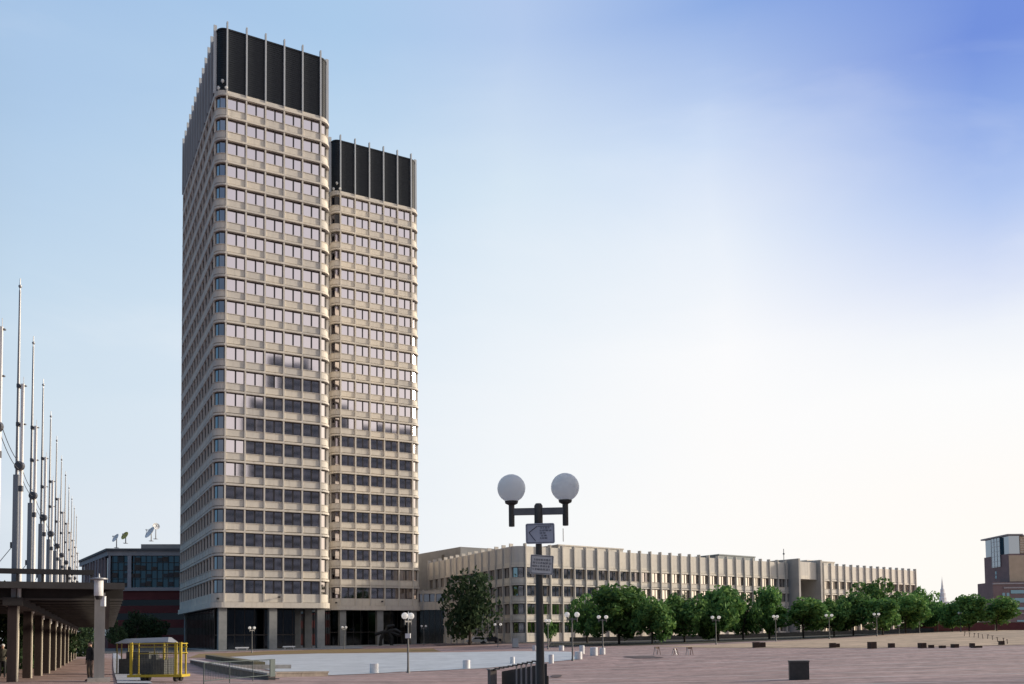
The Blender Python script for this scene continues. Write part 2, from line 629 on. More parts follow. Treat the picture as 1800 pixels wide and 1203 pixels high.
GROUND = two_scale('brick_paving', (.295, .192, .168), (.34, .235, .208), (.20, .125, .108), .06, .9, .85, bricks=(2.4, .8), bands=(6.5, .6, R(3), (.44, .39, .37)), speck=(1.3, .38))
core_x = np.arange(-150, 171, 2.5)
core_y = np.arange(-30, 301, 2.5)
gx = np.r_[-5000, -2500, -1200, -600, -350, -220, core_x, 230, 350, 600, 1200, 2500, 5000]
gy = np.r_[-3000, -1200, -500, -200, -80, core_y, 340, 420, 600, 1000, 2000, 4000, 7000]
XX, YY = np.meshgrid(gx, gy)
ZZ = gz(XX, YY)
gm = MB()
gm.v = [tuple(q) for q in np.c_[XX.ravel(), YY.ravel(), ZZ.ravel()].tolist()]
nx = len(gx)
for j in range(len(gy) - 1):
    for i in range(nx - 1):
        gm.f.append((j * nx + i, j * nx + i + 1, (j + 1) * nx + i + 1, (j + 1) * nx + i))
        gm.m.append(0)
tag(gm.build('ground', GROUND, smooth=True), 'purplish brick paved plaza with pale granite bands', 'ground', kind='structure')


def sheet(name, poly, material, off=.03, step=2.0, label=None, cat=None, rise=None):
    bm = bmesh.new()
    bm.faces.new([bm.verts.new((x, y, 0)) for x, y in poly])
    xs = [q[0] for q in poly]
    ys = [q[1] for q in poly]
    for ax, lo, hi in ((0, min(xs), max(xs)), (1, min(ys), max(ys))):
        k = math.ceil(lo / step) * step
        while k < hi:
            co, no = [0, 0, 0], [0, 0, 0]
            co[ax] = k
            no[ax] = 1
            bmesh.ops.bisect_plane(bm, geom=bm.verts[:] + bm.edges[:] + bm.faces[:], plane_co=co, plane_no=no)
            k += step
    for v in bm.verts:
        v.co.z = g(v.co.x, v.co.y) + off
    bmesh.ops.recalc_face_normals(bm, faces=bm.faces[:])
    if sum(f.normal.z for f in bm.faces) < 0:
        bmesh.ops.reverse_faces(bm, faces=bm.faces[:])
    me = bpy.data.meshes.new(name)
    bm.to_mesh(me)
    bm.free()
    me.materials.append(material)
    o = bpy.data.objects.new(name, me)
    COL.objects.link(o)
    return tag(o, label, cat, kind='structure')


BASIN = two_scale('pale_basin_concrete', (.45, .465, .47), (.49, .505, .51), (.35, .37, .39), .06, .5, .6, (1, 2.5, 1), speck=(.5, .15))
sheet('basin_floor', [hit(*q) for q in ((386, 1157), (470, 1152), (560, 1149.5), (700, 1148), (780, 1147.5), (900, 1145.5), (1004, 1146.5), (1013, 1160), (930, 1168), (860, 1175), (700, 1182), (540, 1189), (450, 1173))],
      BASIN, .035, 2.0, 'pale blue white floor of the drained fountain basin', 'basin')
LAWN = two_scale('dry_ochre_lawn', (.20, .13, .045), (.24, .15, .05), (.12, .12, .045), .08, .6, .95)
sheet('lawn', [hit(*q) for q in ((330, 1157), (350, 1150), (470, 1145.5), (600, 1142), (690, 1140.5), (762, 1140.5), (776, 1146), (700, 1147), (560, 1148.6), (470, 1151), (384, 1156))],
      LAWN, .03, 2.0, 'narrow strip of dry ochre grass before the towers', 'lawn')
SIDEW = two_scale('grey_pavement', (.24, .24, .23), (.29, .285, .27), (.19, .19, .185), .1, .8, .85)
_u = np.array([math.cos(R(28.064)), math.sin(R(28.064))])
_v = np.array([-_u[1], _u[0]])


def TW(a, b, o=(-54.53, 166.0)):
    q = np.array(o) + _u * a + _v * b
    return (float(q[0]), float(q[1]))


sheet('pavement', [TW(-22, -12), TW(6, -5), TW(26, -4), TW(31, 12), TW(52, 26), TW(64, 2), TW(82, 10), TW(60, 50), TW(-30, 60), TW(-40, 10)], SIDEW, .05, 2.5, 'grey concrete pavement around the tower bases', 'pavement')
sheet('road', [TW(-4, -4), TW(-4, 56), TW(60, 90), TW(60, 200), TW(-120, 190), TW(-110, 10), TW(-60, 4), TW(-24, -10)], mat('dark_asphalt', (.045, .046, .05), (.065, .066, .07), .5, .9), .09, 2.5, 'added dark ground sheet left of the front tower, cuts bounce light', 'road')  # mostly unseen sheet added to cut warm bounce onto the tower's left face
SLOPE = two_scale('worn_beige_paving', (.40, .29, .185), (.45, .33, .21), (.32, .22, .15), .07, .7, .9, bricks=(3.0, 1.5), speck=(.9, .22))
sheet('plaza_slope', [(20, 128), (24, 108), (32, 97), (37, 90), (46, 86), (60, 82), (112, 78), (150, 120), (150, 205), (100, 205), (88, 188), (70, 172), (56, 158), (44, 147), (30, 138)],
      SLOPE, .03, 2.0, 'worn beige brick slope rising to the tree line', 'slope')
WALK = two_scale('granite_walk', (.34, .35, .38), (.40, .41, .44), (.28, .28, .30), .3, 2, .8)
sheet('path', [hit(*q) for q in ((206, 1203), (268, 1203), (222, 1165), (206, 1148), (199, 1148), (199, 1172))], WALK, .04, 1.5, 'pale granite strip beside the pergola', 'path')
sheet('road', [(14, 172), (4, 178), (-16, 186), (-18, 200), (0, 186), (28, 199), (60, 222), (100, 250), (108, 236), (64, 203), (32, 182)], mat('dark_asphalt', (.045, .046, .05), (.065, .066, .07), .5, .9), .07, 2.5, 'strip of dark asphalt before the low building', 'road')


# ------------------------------------------------------------------ window bay meshes
def rnd(a):
    return random.uniform(-a, a)


def add_window(mb, w, h, fr=.065, mull=.26, dep=.22, t=.006):
    """outer frame, centre mullion, two panes (0 frame, 1 glass); local x width, z up, facing -y"""
    mb.box(0, w, 0, dep, 0, fr, 0)
    mb.box(0, w, 0, dep, h - fr, h, 0)
    mb.box(0, fr, 0, dep, fr, h - fr, 0)
    mb.box(w - fr, w, 0, dep, fr, h - fr, 0)
    xm = w * .53
    mb.box(xm - mull / 2, xm + mull / 2, 0, dep, fr, h - fr, 0)
    for a, b in ((fr, xm - mull / 2), (xm + mull / 2, w - fr)):
        j, k = rnd(t), rnd(t)
        mb.face([(a, .09 + j + k, fr), (b, .09 - j + k, fr), (b, .09 - j - k, h - fr), (a, .09 + j - k, h - fr)], 1)


def outline(x0, x1, y0, y1, Rr, off, n=7):
    """rounded rectangle, counter-clockwise from the front-left arc's end"""
    pts = []
    for cx, cy, a0 in ((x1 - Rr, y0 + Rr, -90), (x1 - Rr, y1 - Rr, 0), (x0 + Rr, y1 - Rr, 90), (x0 + Rr, y0 + Rr, 180)):
        for k in range(n + 1):
            a = R(a0 + 90 * k / n)
            pts.append((cx + (Rr + off) * math.cos(a), cy + (Rr + off) * math.sin(a)))
    return pts


def ring(mb, ext, Rr, z0, z1, off, thick, m=0):
    o = outline(*ext, Rr, off)
    i = outline(*ext, Rr, off - thick)
    n = len(o)
    a = mb._add([(x, y, z0) for x, y in o])
    b = mb._add([(x, y, z1) for x, y in o])
    c = mb._add([(x, y, z0) for x, y in i])
    d = mb._add([(x, y, z1) for x, y in i])
    for k in range(n):
        q = (k + 1) % n
        for A, B in ((a, b), (b, d), (c, a), (d, c)):
            mb.f.append((A + k, A + q, B + q, B + k))
            mb.m.append(m)


def facade(root, nu, bu, nv, bv, Rr, rows, z0, ztop, finz, fw_=.38, fp=.24, fpl=None, mc=.09, ox=0.0, quota=100, wallm=None, finm=None, finq=60, glass=None, corner_panels=3, ledge=.28, groove=.2, fascia=None, sides=(1, 1, 1, 1), order=None, mull=.28):
    """floors of precast spandrels, ledges, fins and windows round a rounded-rectangle plan.
    fin 0 of the front stands at x=ox; the front wall lies on y=0 and faces -y."""
    fpl = fp if fpl is None else fpl
    wallm, finm = wallm or CONC, finm or FINM
    x0, x1 = ox - Rr, ox + nu * bu + Rr
    y0, y1 = 0.0, nv * bv + 2 * Rr
    ext = (x0, x1, y0, y1)
    lext = (x0 + (ledge - .05 if fpl < fp else 0), x1, y0, y1)
    w = MB()
    rows = sorted(rows, reverse=True)
    gaps = [(rows[0][1], ztop)]
    for (a0, a1), (b0, b1) in zip(rows[:-1], rows[1:]):
        gaps.append((b1, a0))
    for k, (lo, hi) in enumerate(gaps):
        h = hi - lo
        if k == 0:
            ring(w, lext, Rr, lo + .02, lo + .45, ledge, .9)
            ring(w, ext, Rr, lo + .45, lo + .56, -.12, .6)
            ring(w, ext, Rr, lo + .56, hi, 0, .7)
        else:
            ring(w, lext, Rr, lo + .09, lo + .24 * h, ledge, .9)
            ring(w, ext, Rr, lo + .24 * h, lo + .24 * h + groove, -.3, .4)
            ring(w, ext, Rr, lo + .24 * h + groove, hi - .05, 0, .7)
            ring(w, ext, Rr, hi - .05, hi + .03, .1, .8)
    last = rows[-1][0]
    if fascia:
        ring(w, ext, Rr, z0, z0 + fascia, ledge + .12, 1.0)
        ring(w, ext, Rr, z0 + fascia, z0 + fascia + .1, -.12, .6)
        ring(w, ext, Rr, z0 + fascia + .1, last, 0, .7)
    else:
        ring(w, ext, Rr, z0, last, 0, .7)
    # dark core just behind the glass so that nothing shows through
    w.prism(outline(*ext, Rr, -.72), z0 + .4, ztop - .2, 1)
    w.build('wall', [wallm, DARK], root)
    # fins
    fins = [(ox + i * bu, 0, 0) for i in range(nu + 1)]
    if sides[3]:
        fins += [(x0, Rr + i * bv, 1) for i in range(nv + 1)]
    if sides[1]:
        fins += [(x1, Rr + i * bv, 2) for i in range(nv + 1)]
    if sides[2]:
        fins += [(ox + i * bu, y1, 3) for i in range(nu + 1)]
    fm = MB()
    fm.box(-fw_ / 2, fw_ / 2, -fp, .55, z0 + (fascia or 0) * .98 + .012, finz)
    fm2 = MB()
    fm2.box(-fw_ / 2, fw_ / 2, -fpl, .55, z0 + (fascia or 0) * .98 + .012, finz)
    fme2 = None
    fme = None
    rest = MB()
    for k, (fx, fy, s) in enumerate(fins):
        rz = (0, -math.pi / 2, math.pi / 2, math.pi)[s]
        if k < finq:
            if s == 1 and fpl != fp:
                if fme2 is None:
                    o = fm2.build('fin', finm, root)
                    fme2 = o.data
                else:
                    o = bpy.data.objects.new('fin', fme2)
                    COL.objects.link(o)
                    o.parent = root
            elif fme is None:
                o = fm.build('fin', finm, root)
                fme = o.data
            else:
                o = bpy.data.objects.new('fin', fme)
                COL.objects.link(o)
                o.parent = root
            o.location = (fx, fy, 0)
            o.rotation_euler = (0, 0, rz)
        else:
            rest.M = Matrix.Translation((fx, fy, 0)) @ Matrix.Rotation(rz, 4, 'Z')
            rest.box(-fw_ / 2, fw_ / 2, -fp, .55, z0 + (fascia or 0) * .98 + .012, finz)
    if rest.v:
        tag(rest.build('fin', finm, root), kind='stuff')
    # windows
    spots = []
    for r_ in rows:
        for i in range(nu):
            spots.append((r_, 'front', i))
        spots.append((r_, 'cl', 0))
        spots.append((r_, 'cr', 0))
        if sides[3]:
            for i in range(nv):
                spots.append((r_, 'left', i))
    for r_ in rows:
        if sides[1]:
            for i in range(nv):
                spots.append((r_, 'right', i))
        if sides[2]:
            for i in range(nu):
                spots.append((r_, 'back', i))
    if order:
        spots.sort(key=order)
    stuff = MB()
    n = 0
    for (a, b), face, i in spots:
        mb = MB() if n < quota else stuff
        own = mb is not stuff
        h = b - a
        if face in ('cl', 'cr'):
            cx, cy = (x0 + Rr, Rr) if face == 'cl' else (x1 - Rr, Rr)
            a0 = 180 if face == 'cl' else 270
            rg, rf = Rr - .38, Rr - .26
            mb.M = None if own else Matrix()
            mb.M = None
            lo, hi = a0 + 7, a0 + 83
            npn = corner_panels
            for k in range(npn):
                s0, s1 = R(lo + (hi - lo) * k / npn + 2.5), R(lo + (hi - lo) * (k + 1) / npn - 2.5)
                P0 = (cx + rg * math.cos(s0), cy + rg * math.sin(s0))
                P1 = (cx + rg * math.cos(s1), cy + rg * math.sin(s1))
                mb.face([(*P0, a + .1), (*P1, a + .1), (*P1, b - .1), (*P0, b - .1)], 1)
            for k in range(npn + 1):
                s = R(lo + (hi - lo) * k / npn)
                px_, py_ = cx + (rg + .02) * math.cos(s), cy + (rg + .02) * math.sin(s)
                keep = mb.M
                mb.M = Matrix.Translation((px_, py_, 0)) @ Matrix.Rotation(s, 4, 'Z')
                mb.box(-mc, mc, -mc, mc, a, b, 0)
                mb.M = keep
            for zz0, zz1 in ((a, a + .1), (b - .1, b)):
                for k in range(8):
                    s0, s1 = R(lo + (hi - lo) * k / 8), R(lo + (hi - lo) * (k + 1) / 8)
                    q = [(cx + rr * math.cos(s), cy + rr * math.sin(s)) for rr, s in ((rg - .05, s0), (rf - .03, s0), (rf - .03, s1), (rg - .05, s1))]
                    mb.prism(q, zz0 + .002, zz1 - .002, 0)
            loc, rz = (0, 0, 0), 0
        else:
            if face == 'front':
                loc, rz, wd = (ox + i * bu + fw_ / 2, .30, a), 0, bu - fw_
            elif face == 'left':
                loc, rz, wd = (x0 + .30, Rr + (i + 1) * bv - fw_ / 2, a), -math.pi / 2, bv - fw_
            elif face == 'right':
                loc, rz, wd = (x1 - .30, Rr + i * bv + fw_ / 2, a), math.pi / 2, bv - fw_
            else:
                loc, rz, wd = (ox + (i + 1) * bu - fw_ / 2, y1 - .30, a), math.pi, bu - fw_
            if not own:
                mb.M = Matrix.Translation(loc) @ Matrix.Rotation(rz, 4, 'Z')
            add_window(mb, wd, h, mull=mull)
        if own:
            o = mb.build('window', [FRAME, glass or GLASS], root)
            o.location = loc
            o.rotation_euler = (0, 0, rz)
            n += 1
        else:
            mb.M = None
    if stuff.v:
        tag(stuff.build('window', [FRAME, glass or GLASS], root), kind='stuff')
    return ext


random.seed(4)
# ------------------------------------------------------------------ the two towers
CROWN0, CROWN1, SOFFZ = 108.86, 121.5, 8.0
ROWS = []
for i in range(22):
    zc = 106.52 - 4.5 * i
    ROWS.append((zc - 1.27, zc + 1.27))


def tower(label, X, Y, dz, b, nv, cols):
    th = R(28.064)
    t = thing('office_tower', label, 'tower', (X, Y, dz), th)
    ext = facade(t, 5, b, nv, 3.67, 2.0, ROWS, SOFFZ, CROWN0, CROWN0 - .02, .29, .22, .05, .06, corner_panels=2, quota=100, finq=60, fascia=1.05,
                 order=lambda s: ('front', 'cl', 'cr', 'left', 'right', 'back').index(s[1]))
    # louvred crown
    c = MB()
    c.prism(outline(*ext, 2.0, -.35), CROWN0 - .6, CROWN1, 0)
    z = CROWN0 + .25
    while z < CROWN1 - .2:
        ring(c, ext, 2.0, z, z + .07, -.29, .12)
        z += .42
    ring(c, ext, 2.0, CROWN1 - .25, CROWN1 + .06, -.22, .5)
    cr = c.build('louvred_crown', LOUV, t)
    cf = MB()
    cf.box(-.14, .14, -.26, .35, CROWN0 - .018, CROWN1 + 1.15)
    cme = None
    for fo in [k for k in kids(t) if k.name.split('.')[0] == 'fin' and 'kind' not in k]:
        if cme is None:
            o = cf.build('crown_fin', CFIN, t)
            cme = o.data
        else:
            o = bpy.data.objects.new('crown_fin', cme)
            COL.objects.link(o)
            o.parent = t
        o.location = fo.location
        o.rotation_euler = fo.rotation_euler
    # soffit
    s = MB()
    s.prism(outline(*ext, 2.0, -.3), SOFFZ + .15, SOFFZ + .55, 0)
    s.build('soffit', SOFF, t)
    # lobby glass and columns
    x0, x1, y0, y1 = ext
    lg = MB()
    gl, gr, gf = x0 + 1.3, (x1 - 5.5 if dz < .1 else x1 - .9), 6.5
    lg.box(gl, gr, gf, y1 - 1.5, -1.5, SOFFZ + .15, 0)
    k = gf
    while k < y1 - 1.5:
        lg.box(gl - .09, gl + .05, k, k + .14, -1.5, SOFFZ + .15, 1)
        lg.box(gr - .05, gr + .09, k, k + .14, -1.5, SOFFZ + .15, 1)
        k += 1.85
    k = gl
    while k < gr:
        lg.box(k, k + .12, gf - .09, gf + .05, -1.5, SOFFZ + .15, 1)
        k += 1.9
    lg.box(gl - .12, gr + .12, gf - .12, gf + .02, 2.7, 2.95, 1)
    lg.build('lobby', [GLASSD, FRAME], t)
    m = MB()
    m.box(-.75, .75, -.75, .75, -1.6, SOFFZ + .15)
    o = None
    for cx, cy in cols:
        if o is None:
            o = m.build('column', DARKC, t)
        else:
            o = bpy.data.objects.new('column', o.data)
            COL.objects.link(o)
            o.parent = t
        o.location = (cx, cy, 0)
    # small floodlights
    for fx, fz in ((5 * b * .55, 10.0), (-1.2, 9.6)):
        fl = MB()
        fl.box(-.06, .06, -.5, .0, .0, .1, 0)
        fl.box(-.22, .22, -.85, -.45, -.08, .25, 0)
        q = fl.build('floodlight', DARK, t)
        q.location = (fx, -.02 if fx > 0 else .4, fz)
    if nv > 11:
        for fx in (-.9, -.2, .45):
            fl = MB()
            fl.sphere((0, 0, .35), .32, 10)
            fl.box(-.07, .07, -.07, .4, 0, .3, 0)
            q = fl.build('beacon_light', GLOBE, t, True)
            q.location = (fx - .6, .3 - (fx + .9) * .55 + .3, CROWN0 + (.1 if fx != -.2 else 1.5))
    return t


bL = 3.70
tower('tall pale concrete office tower in front, nearest and leftmost of the pair, black louvred crown', -54.53, 166.0, 0.0, bL, 12,
      [(-.2, .95), (bL * 2.5, .95), (bL * 5 + .2, .95), (bL * 5 + .2, 10.5), (bL * 5 + .2, 19.5), (bL * 5 + .2, 28.5), (-.2, 46)])
bR = 3.632
tower('tall pale concrete office tower standing set back behind and right of its taller looking twin', -40.24, 205.99, .67, bR, 12,
      [(.6, .95), (bR * 2.7, .95), (bR * 5 + .2, .95), (bR * 5 + .2, 11), (bR * 5 + .2, 22)])

# ------------------------------------------------------------------ long low building
LB, LTH = 3.35, R(35.066)
LX, LY = .86674 * LB, 55.96 * LB
low = thing('low_office_block', 'long four storey pale concrete office building behind the row of trees', 'building', (LX, LY, 0), LTH)
LROWS = [(zc - 1.12, zc + 1.12) for zc in (15.72, 11.77, 7.82, 3.85)]
oA = lambda s: (('front', 'cl', 'left', 'cr', 'right', 'back').index(s[1]), -s[0][0], s[2])
facade(low, 27, LB, 13, 3.4, 2.2, LROWS, -.2, 21.35, 21.95, .27, .38, quota=68, finq=44, wallm=CONC2, glass=GLASS2, sides=(1, 0, 0, 1), corner_panels=2, ledge=.12, order=oA, mull=.14, groove=.14)
# the left wing is not square to the front: it runs back 6.5 degrees off
SK = math.tan(R(6.5))
for o in kids(low):
    if o.location.length > .01:
        if o.location.y > 2.25:
            o.location.x += SK * (o.location.y - 2.2)
            o.rotation_euler.z -= R(6.5)
    else:
        for v in o.data.vertices:
            if v.co.y > 2.2:
                v.co.x += SK * (v.co.y - 2.2)
facade(low, 14, LB, 7, LB, .3, LROWS, -.2, 21.35, 21.95, .27, .38, ox=31 * LB, quota=30, finq=40, wallm=CONC2, glass=GLASS2, sides=(1, 1, 0, 1), ledge=.12, order=oA, mull=.14, groove=.14)
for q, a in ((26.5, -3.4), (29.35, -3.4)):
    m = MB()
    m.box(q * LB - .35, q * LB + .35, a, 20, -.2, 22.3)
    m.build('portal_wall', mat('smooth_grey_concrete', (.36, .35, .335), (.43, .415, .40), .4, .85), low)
m = MB()
m.box(26.6 * LB + .1, 29.25 * LB - .1, -2.2, 18, 16.9, 21.6)
m.build('portal_lintel', CONC2, low)
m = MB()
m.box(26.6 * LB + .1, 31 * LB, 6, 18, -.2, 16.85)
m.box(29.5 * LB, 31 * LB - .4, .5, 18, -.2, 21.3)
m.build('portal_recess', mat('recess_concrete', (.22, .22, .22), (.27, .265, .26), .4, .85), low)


def roofbox(x0, x1, y0, y1, z, m_=None, nm='penthouse', zb=20.9):
    m = MB()
    m.box(x0, x1, y0, y1, zb, z)
    m.box(x0 - .15, x1 + .15, y0 - .15, y1 + .15, z + .003, z + .3)
    return m.build(nm, m_ or CONC2, low)


roofbox(4.6 * LB, 10.6 * LB, 8, 20, 23.0)
roofbox(21.2 * LB, 25.6 * LB, 9, 20, 23.4, mat('grey_green_roof_plant', (.30, .33, .33), (.36, .39, .39), .6, .8))
roofbox(31.3 * LB, 35.2 * LB, 6, 16, 23.0)
m = MB()
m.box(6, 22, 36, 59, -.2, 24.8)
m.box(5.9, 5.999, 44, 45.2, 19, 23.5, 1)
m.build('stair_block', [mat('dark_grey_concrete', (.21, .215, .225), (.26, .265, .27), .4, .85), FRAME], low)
m = MB()
m.tube((3.4 * LB, 10, 24.4), (3.4 * LB, 10, 26.4), .06)
m.box(3.2 * LB, 3.6 * LB, 9.6, 10.4, 26.1, 27.1)
m.build('roof_vent', STEEL, low)
m = MB()
m.tube((5.5 * LB, 10, 24.3), (5.5 * LB, 10, 27.4), .09)
m.build('antenna', CABLE, low)
m = MB()
m.tube((28.2 * LB, 6, 21.5), (28.2 * LB, 6, 26.0), .1)
m.sphere((28.2 * LB, 6, 24.6), .3, 8)
m.build('antenna', CABLE, low)
m = MB()
m.box(7.2 * LB, 12.5 * LB, -3.2, -.5, 5.4, 5.95)
m.tube((7.6 * LB, -2.8, -.5), (7.6 * LB, -2.8, 5.4), .22)
m.tube((12.1 * LB, -2.8, -.5), (12.1 * LB, -2.8, 5.4), .22)
m.build('entrance_canopy', mat('grey_canopy', (.22, .22, .225), (.28, .28, .28), 1, .8), low)

# link between tower and low block
lk = thing('link_building', 'low glazed link building between the rear tower and the long office block', 'building', (xat(722, 218.5), 218.5, 0), R(0))
facade(lk, 5, 3.1, 3, 3.1, .3, [(10.9, 12.9)], 8.9, 13.7, 13.9, .36, .2, quota=8, finq=12, sides=(1, 1, 0, 1))
m = MB()
m.box(.3, 15, .8, 9, -1, 8.95, 0)
for k in range(11):
    m.box(.3 + k * 1.4, .42 + k * 1.4, .68, .85, -1, 8.95, 1)
m.build('lobby', [GLASSD, FRAME], lk)

# ------------------------------------------------------------------ left office building with dishes
A = (-108.2, 235.0)
B_ = (-78.0, 238.5)
D_ = (-132.0, 268.0)
C_ = (-84.0, 290.0)
lo_ = thing('corner_office_block', 'dark red brick office block with blue glass top floors and rooftop dishes', 'building', (A[0], A[1], 0))


def poly_off(z0, z1, off, mb, m=0):
    pts = [np.array(p) - np.array(A) for p in (A, B_, C_, D_)]
    c = sum(pts) / 4
    q = [tuple(p + (p - c) / np.linalg.norm(p - c) * off * 1.3) for p in pts]
    mb.prism(q, z0, z1, m)


m = MB()
for z0, z1 in ((-1, 3.5), (5.4, 7.6), (9.4, 11.4), (13.0, 15.4)):
    poly_off(z0, z1, 0, m)
m.build('brick_band', BRICKR, lo_)
m = MB()
for z0, z1 in ((3.5, 5.4), (7.6, 9.4), (11.4, 13.0)):
    poly_off(z0 - .1, z1 + .1, -.35, m)
m.build('ribbon_window', GLASSD, lo_)
m = MB()
poly_off(15.4, 16.3, .5, m)
poly_off(24.9, 26.2, .5, m)
m.build('cornice', mat('blue_grey_cladding', (.26, .28, .31), (.32, .34, .37), .5, .7), lo_)
m = MB()
poly_off(26.2, 26.8, .9, m)
m.build('roof', mat('dark_roof_edge', (.10, .11, .12), (.14, .15, .16), .5, .8), lo_)
gm_ = MB()
poly_off(16.3, 24.9, -.3, gm_, 0)
Aa, Bb, Dd = np.array(A), np.array(B_), np.array(D_)


def along(P, Q, t, w_, z0, z1, out, mi, mb):
    P, Q = P - Aa, Q - Aa
    d = (Q - P) / np.linalg.norm(Q - P)
    nrm = np.array([d[1], -d[0]])
    if out < 0:
        nrm = -nrm
    o = P + d * t
    q = [o - d * w_ / 2, o + d * w_ / 2, o + d * w_ / 2 + nrm * abs(out), o - d * w_ / 2 + nrm * abs(out)]
    mb.prism([tuple(s) for s in q], z0, z1, mi)


random.seed(9)
for k in range(20):
    along(Aa, Bb, .8 + k * 1.45, .1, 16.3, 24.9, .12, 1, gm_)
    if k < 19:
        for zz in (16.6, 19.0, 21.0, 23.3):
            if random.random() < .5:
                along(Aa, Bb, 1.52 + k * 1.45, 1.25, zz, zz + random.uniform(.9, 1.5), .06, random.choice((1, 1, 2)), gm_)
for zz in (18.6, 20.9, 23.0):
    along(Aa, Bb, 15, 29, zz, zz + .12, .14, 1, gm_)
gm_.build('curtain_wall', [GLASSB, FRAME, mat('dim_office_interior', (.01, .016, .03), (.025, .04, .055), .3, .4)], lo_)
pm = mat('pale_blue_mullion', (.28, .31, .36), (.34, .37, .42), .7, .6)
m = MB()
along(Aa, Bb, 5.4, .95, 15.5, 25.0, .5, 0, m)
m.build('column', pm, lo_)
m = MB()
along(Aa, Bb, .25, .5, 15.5, 25.0, .45, 0, m)
m.build('column', pm, lo_)
pk = mat('pinkish_wall_panel', (.22, .19, .21), (.30, .27, .29), .5, .8)
m = MB()
for k in range(1, 10):
    along(Aa, Dd, k * 4.0, 1.5 if k in (3, 4, 6) else .6, 16.3, 25.0, -.5, 0, m)
m.build('pier', pk, lo_)
m = MB()
m.prism([(6, 6), (24, 7.5), (23, 20), (4, 22)], 26.7, 28.6)
m.box(19.5, 21.8, 5.2, 6.2, 26.8, 29.6)
m.build('penthouse', mat('roof_plant_grey', (.33, .33, .31), (.39, .39, .37), .6, .8), lo_)


def dish(name_label, px, py, Y, r, rz, el_, material, mast):
    p = at(px, py, Y)
    o = thing('satellite_dish', name_label, 'satellite dish', (p[0], p[1], p[2] - mast), rz, 'satellite dishes on the left roof')
    a = MB()
    a.tube((0, 0, 0), (0, 0, mast), .16, .12)
    a.box(-.5, .5, -.5, .5, 0, .12)
    a.build('post', STEEL, o)
    d = MB()
    d.M = Matrix.Translation((0, 0, mast)) @ Vector(el_).to_track_quat('Z', 'Y').to_matrix().to_4x4()
    prof = [(r * k / 6, r * .28 * (k / 6) ** 2) for k in range(1, 7)]
    d.lathe(prof + [(q[0] * .985, q[1] + .07) for q in prof[::-1]], n=24)
    b = d.build('dish', material, o, True)
    f_ = MB()
    f_.M = d.M
    for k in range(3):
        t = 2 * math.pi * k / 3
        f_.tube((r * .9 * math.cos(t), r * .9 * math.sin(t), r * .25), (0, 0, r * .85), .05, n=6)
    f_.lathe([(.18, r * .8), (.2, r * .95), (.1, r)], n=8)
    f_.build('feed_horn', STEEL, o)


WD = mat('white_dish_paint', (.80, .81, .82), (.86, .87, .87), 1, .6)
YD = mat('yellowed_dish_paint', (.40, .36, .07), (.55, .50, .12), 1, .6)
dish('white dish at the left corner of the brick block roof', 205, 947, 240, 1.3, 0, (-.6, -.7, .5), WD, 2.6)
dish('yellow dish on the brick block roof between two white dishes', 221, 943, 243, 1.25, 0, (-.45, -.8, .5), YD, 2.0)
dish('largest white dish on the brick block penthouse roof', 266, 938, 246, 1.9, 0, (-.6, -.65, .55), WD, 2.2)
dish('tall narrow white dish right beside the largest dish', 274, 926, 249, 1.0, 0, (.6, -.75, .25), WD, 3.6)

# ------------------------------------------------------------------ far right brick tower, low wall and steeple
Yr = 330.0
X0r = xat(1778, Yr)
rb = thing('brick_office_tower', 'plum brick office tower with glass top cut by the right picture edge', 'building', (X0r, Yr, 0))
# local: left face x=0 runs back, front face y=0 runs right out of the picture
DR = X0r * F / (1733 - 900) - Yr
m = MB()
m.box(0, 26, 0, DR, -2, 31.5)
m.box(-8, 26, -3, DR * .45, -2, 20.6)
m.build('wall', BRICKP, rb)
m = MB()
m.box(.5, 4.6, .5, DR - .4, 31.5, 38.4)
m.build('glass_top', GLASSG, rb)
m = MB()
m.box(-.5, 5.4, -.6, DR + 1.2, 38.4, 38.95)
m.box(5.4, 6.6, -.4, DR, 38.2, 38.6)
m.build('roof', mat('thin_roof_edge', (.24, .24, .25), (.30, .30, .30), .6, .8), rb)
m = MB()
m.box(-.25, .45, DR * .3, DR * .66, 27.0, 38.2, 0)
for k in range(4):
    m.box(-.34, -.2, DR * (.3 + .117 * k), DR * (.3 + .117 * k) + .16, 27.0, 38.2, 1)
for k in range(6):
    m.box(-.33, -.21, DR * .3, DR * .66, 27.3 + k * 1.9, 27.42 + k * 1.9, 1)
m.build('window_bay', [GLASSG, mat('pale_mullion', (.4, .42, .44), None, rough=.6)], rb)
m = MB()
m.box(4.61, 9.2, .3, 9, 31.6, 38.1, 0)
for k in range(7):
    m.box(4.65, 9.3, .18, 8, 32.0 + k * .9, 32.3 + k * .9, 1)
m.box(.02, 7, -.12, 0, 21, 30.9, 0)
m.build('lit_wing', [GOLD, mat('cream_slat', (.6, .55, .46), None, rough=.8)], rb)
m = MB()
m.box(7.4, 14, -.6, .2, 25, 38, 0)
for k in range(8):
    m.box(7.4, 14, -.68, -.58, 25.4 + k * 1.6, 25.55 + k * 1.6, 1)
m.build('window_bay', [GLASSG, MATS['pale_mullion']], rb)
m = MB()
for z0, z1 in ((16.3, 17.6), (12.9, 14.6), (10.2, 11.2)):
    m.box(-1.5, 20, -3.15, -2.8, z0, z1)
m.build('ribbon_window', GLASSB, rb)
m = MB()
for z0 in (19.8, 18.2, 8.6):
    m.box(-8.1 + (4 if z0 < 19 else 0), 20, -3.3, -2.9, z0, z0 + .5)
m.build('sill_band', mat('grey_stone_band', (.30, .29, .31), (.36, .35, .36), 1, .8), rb)
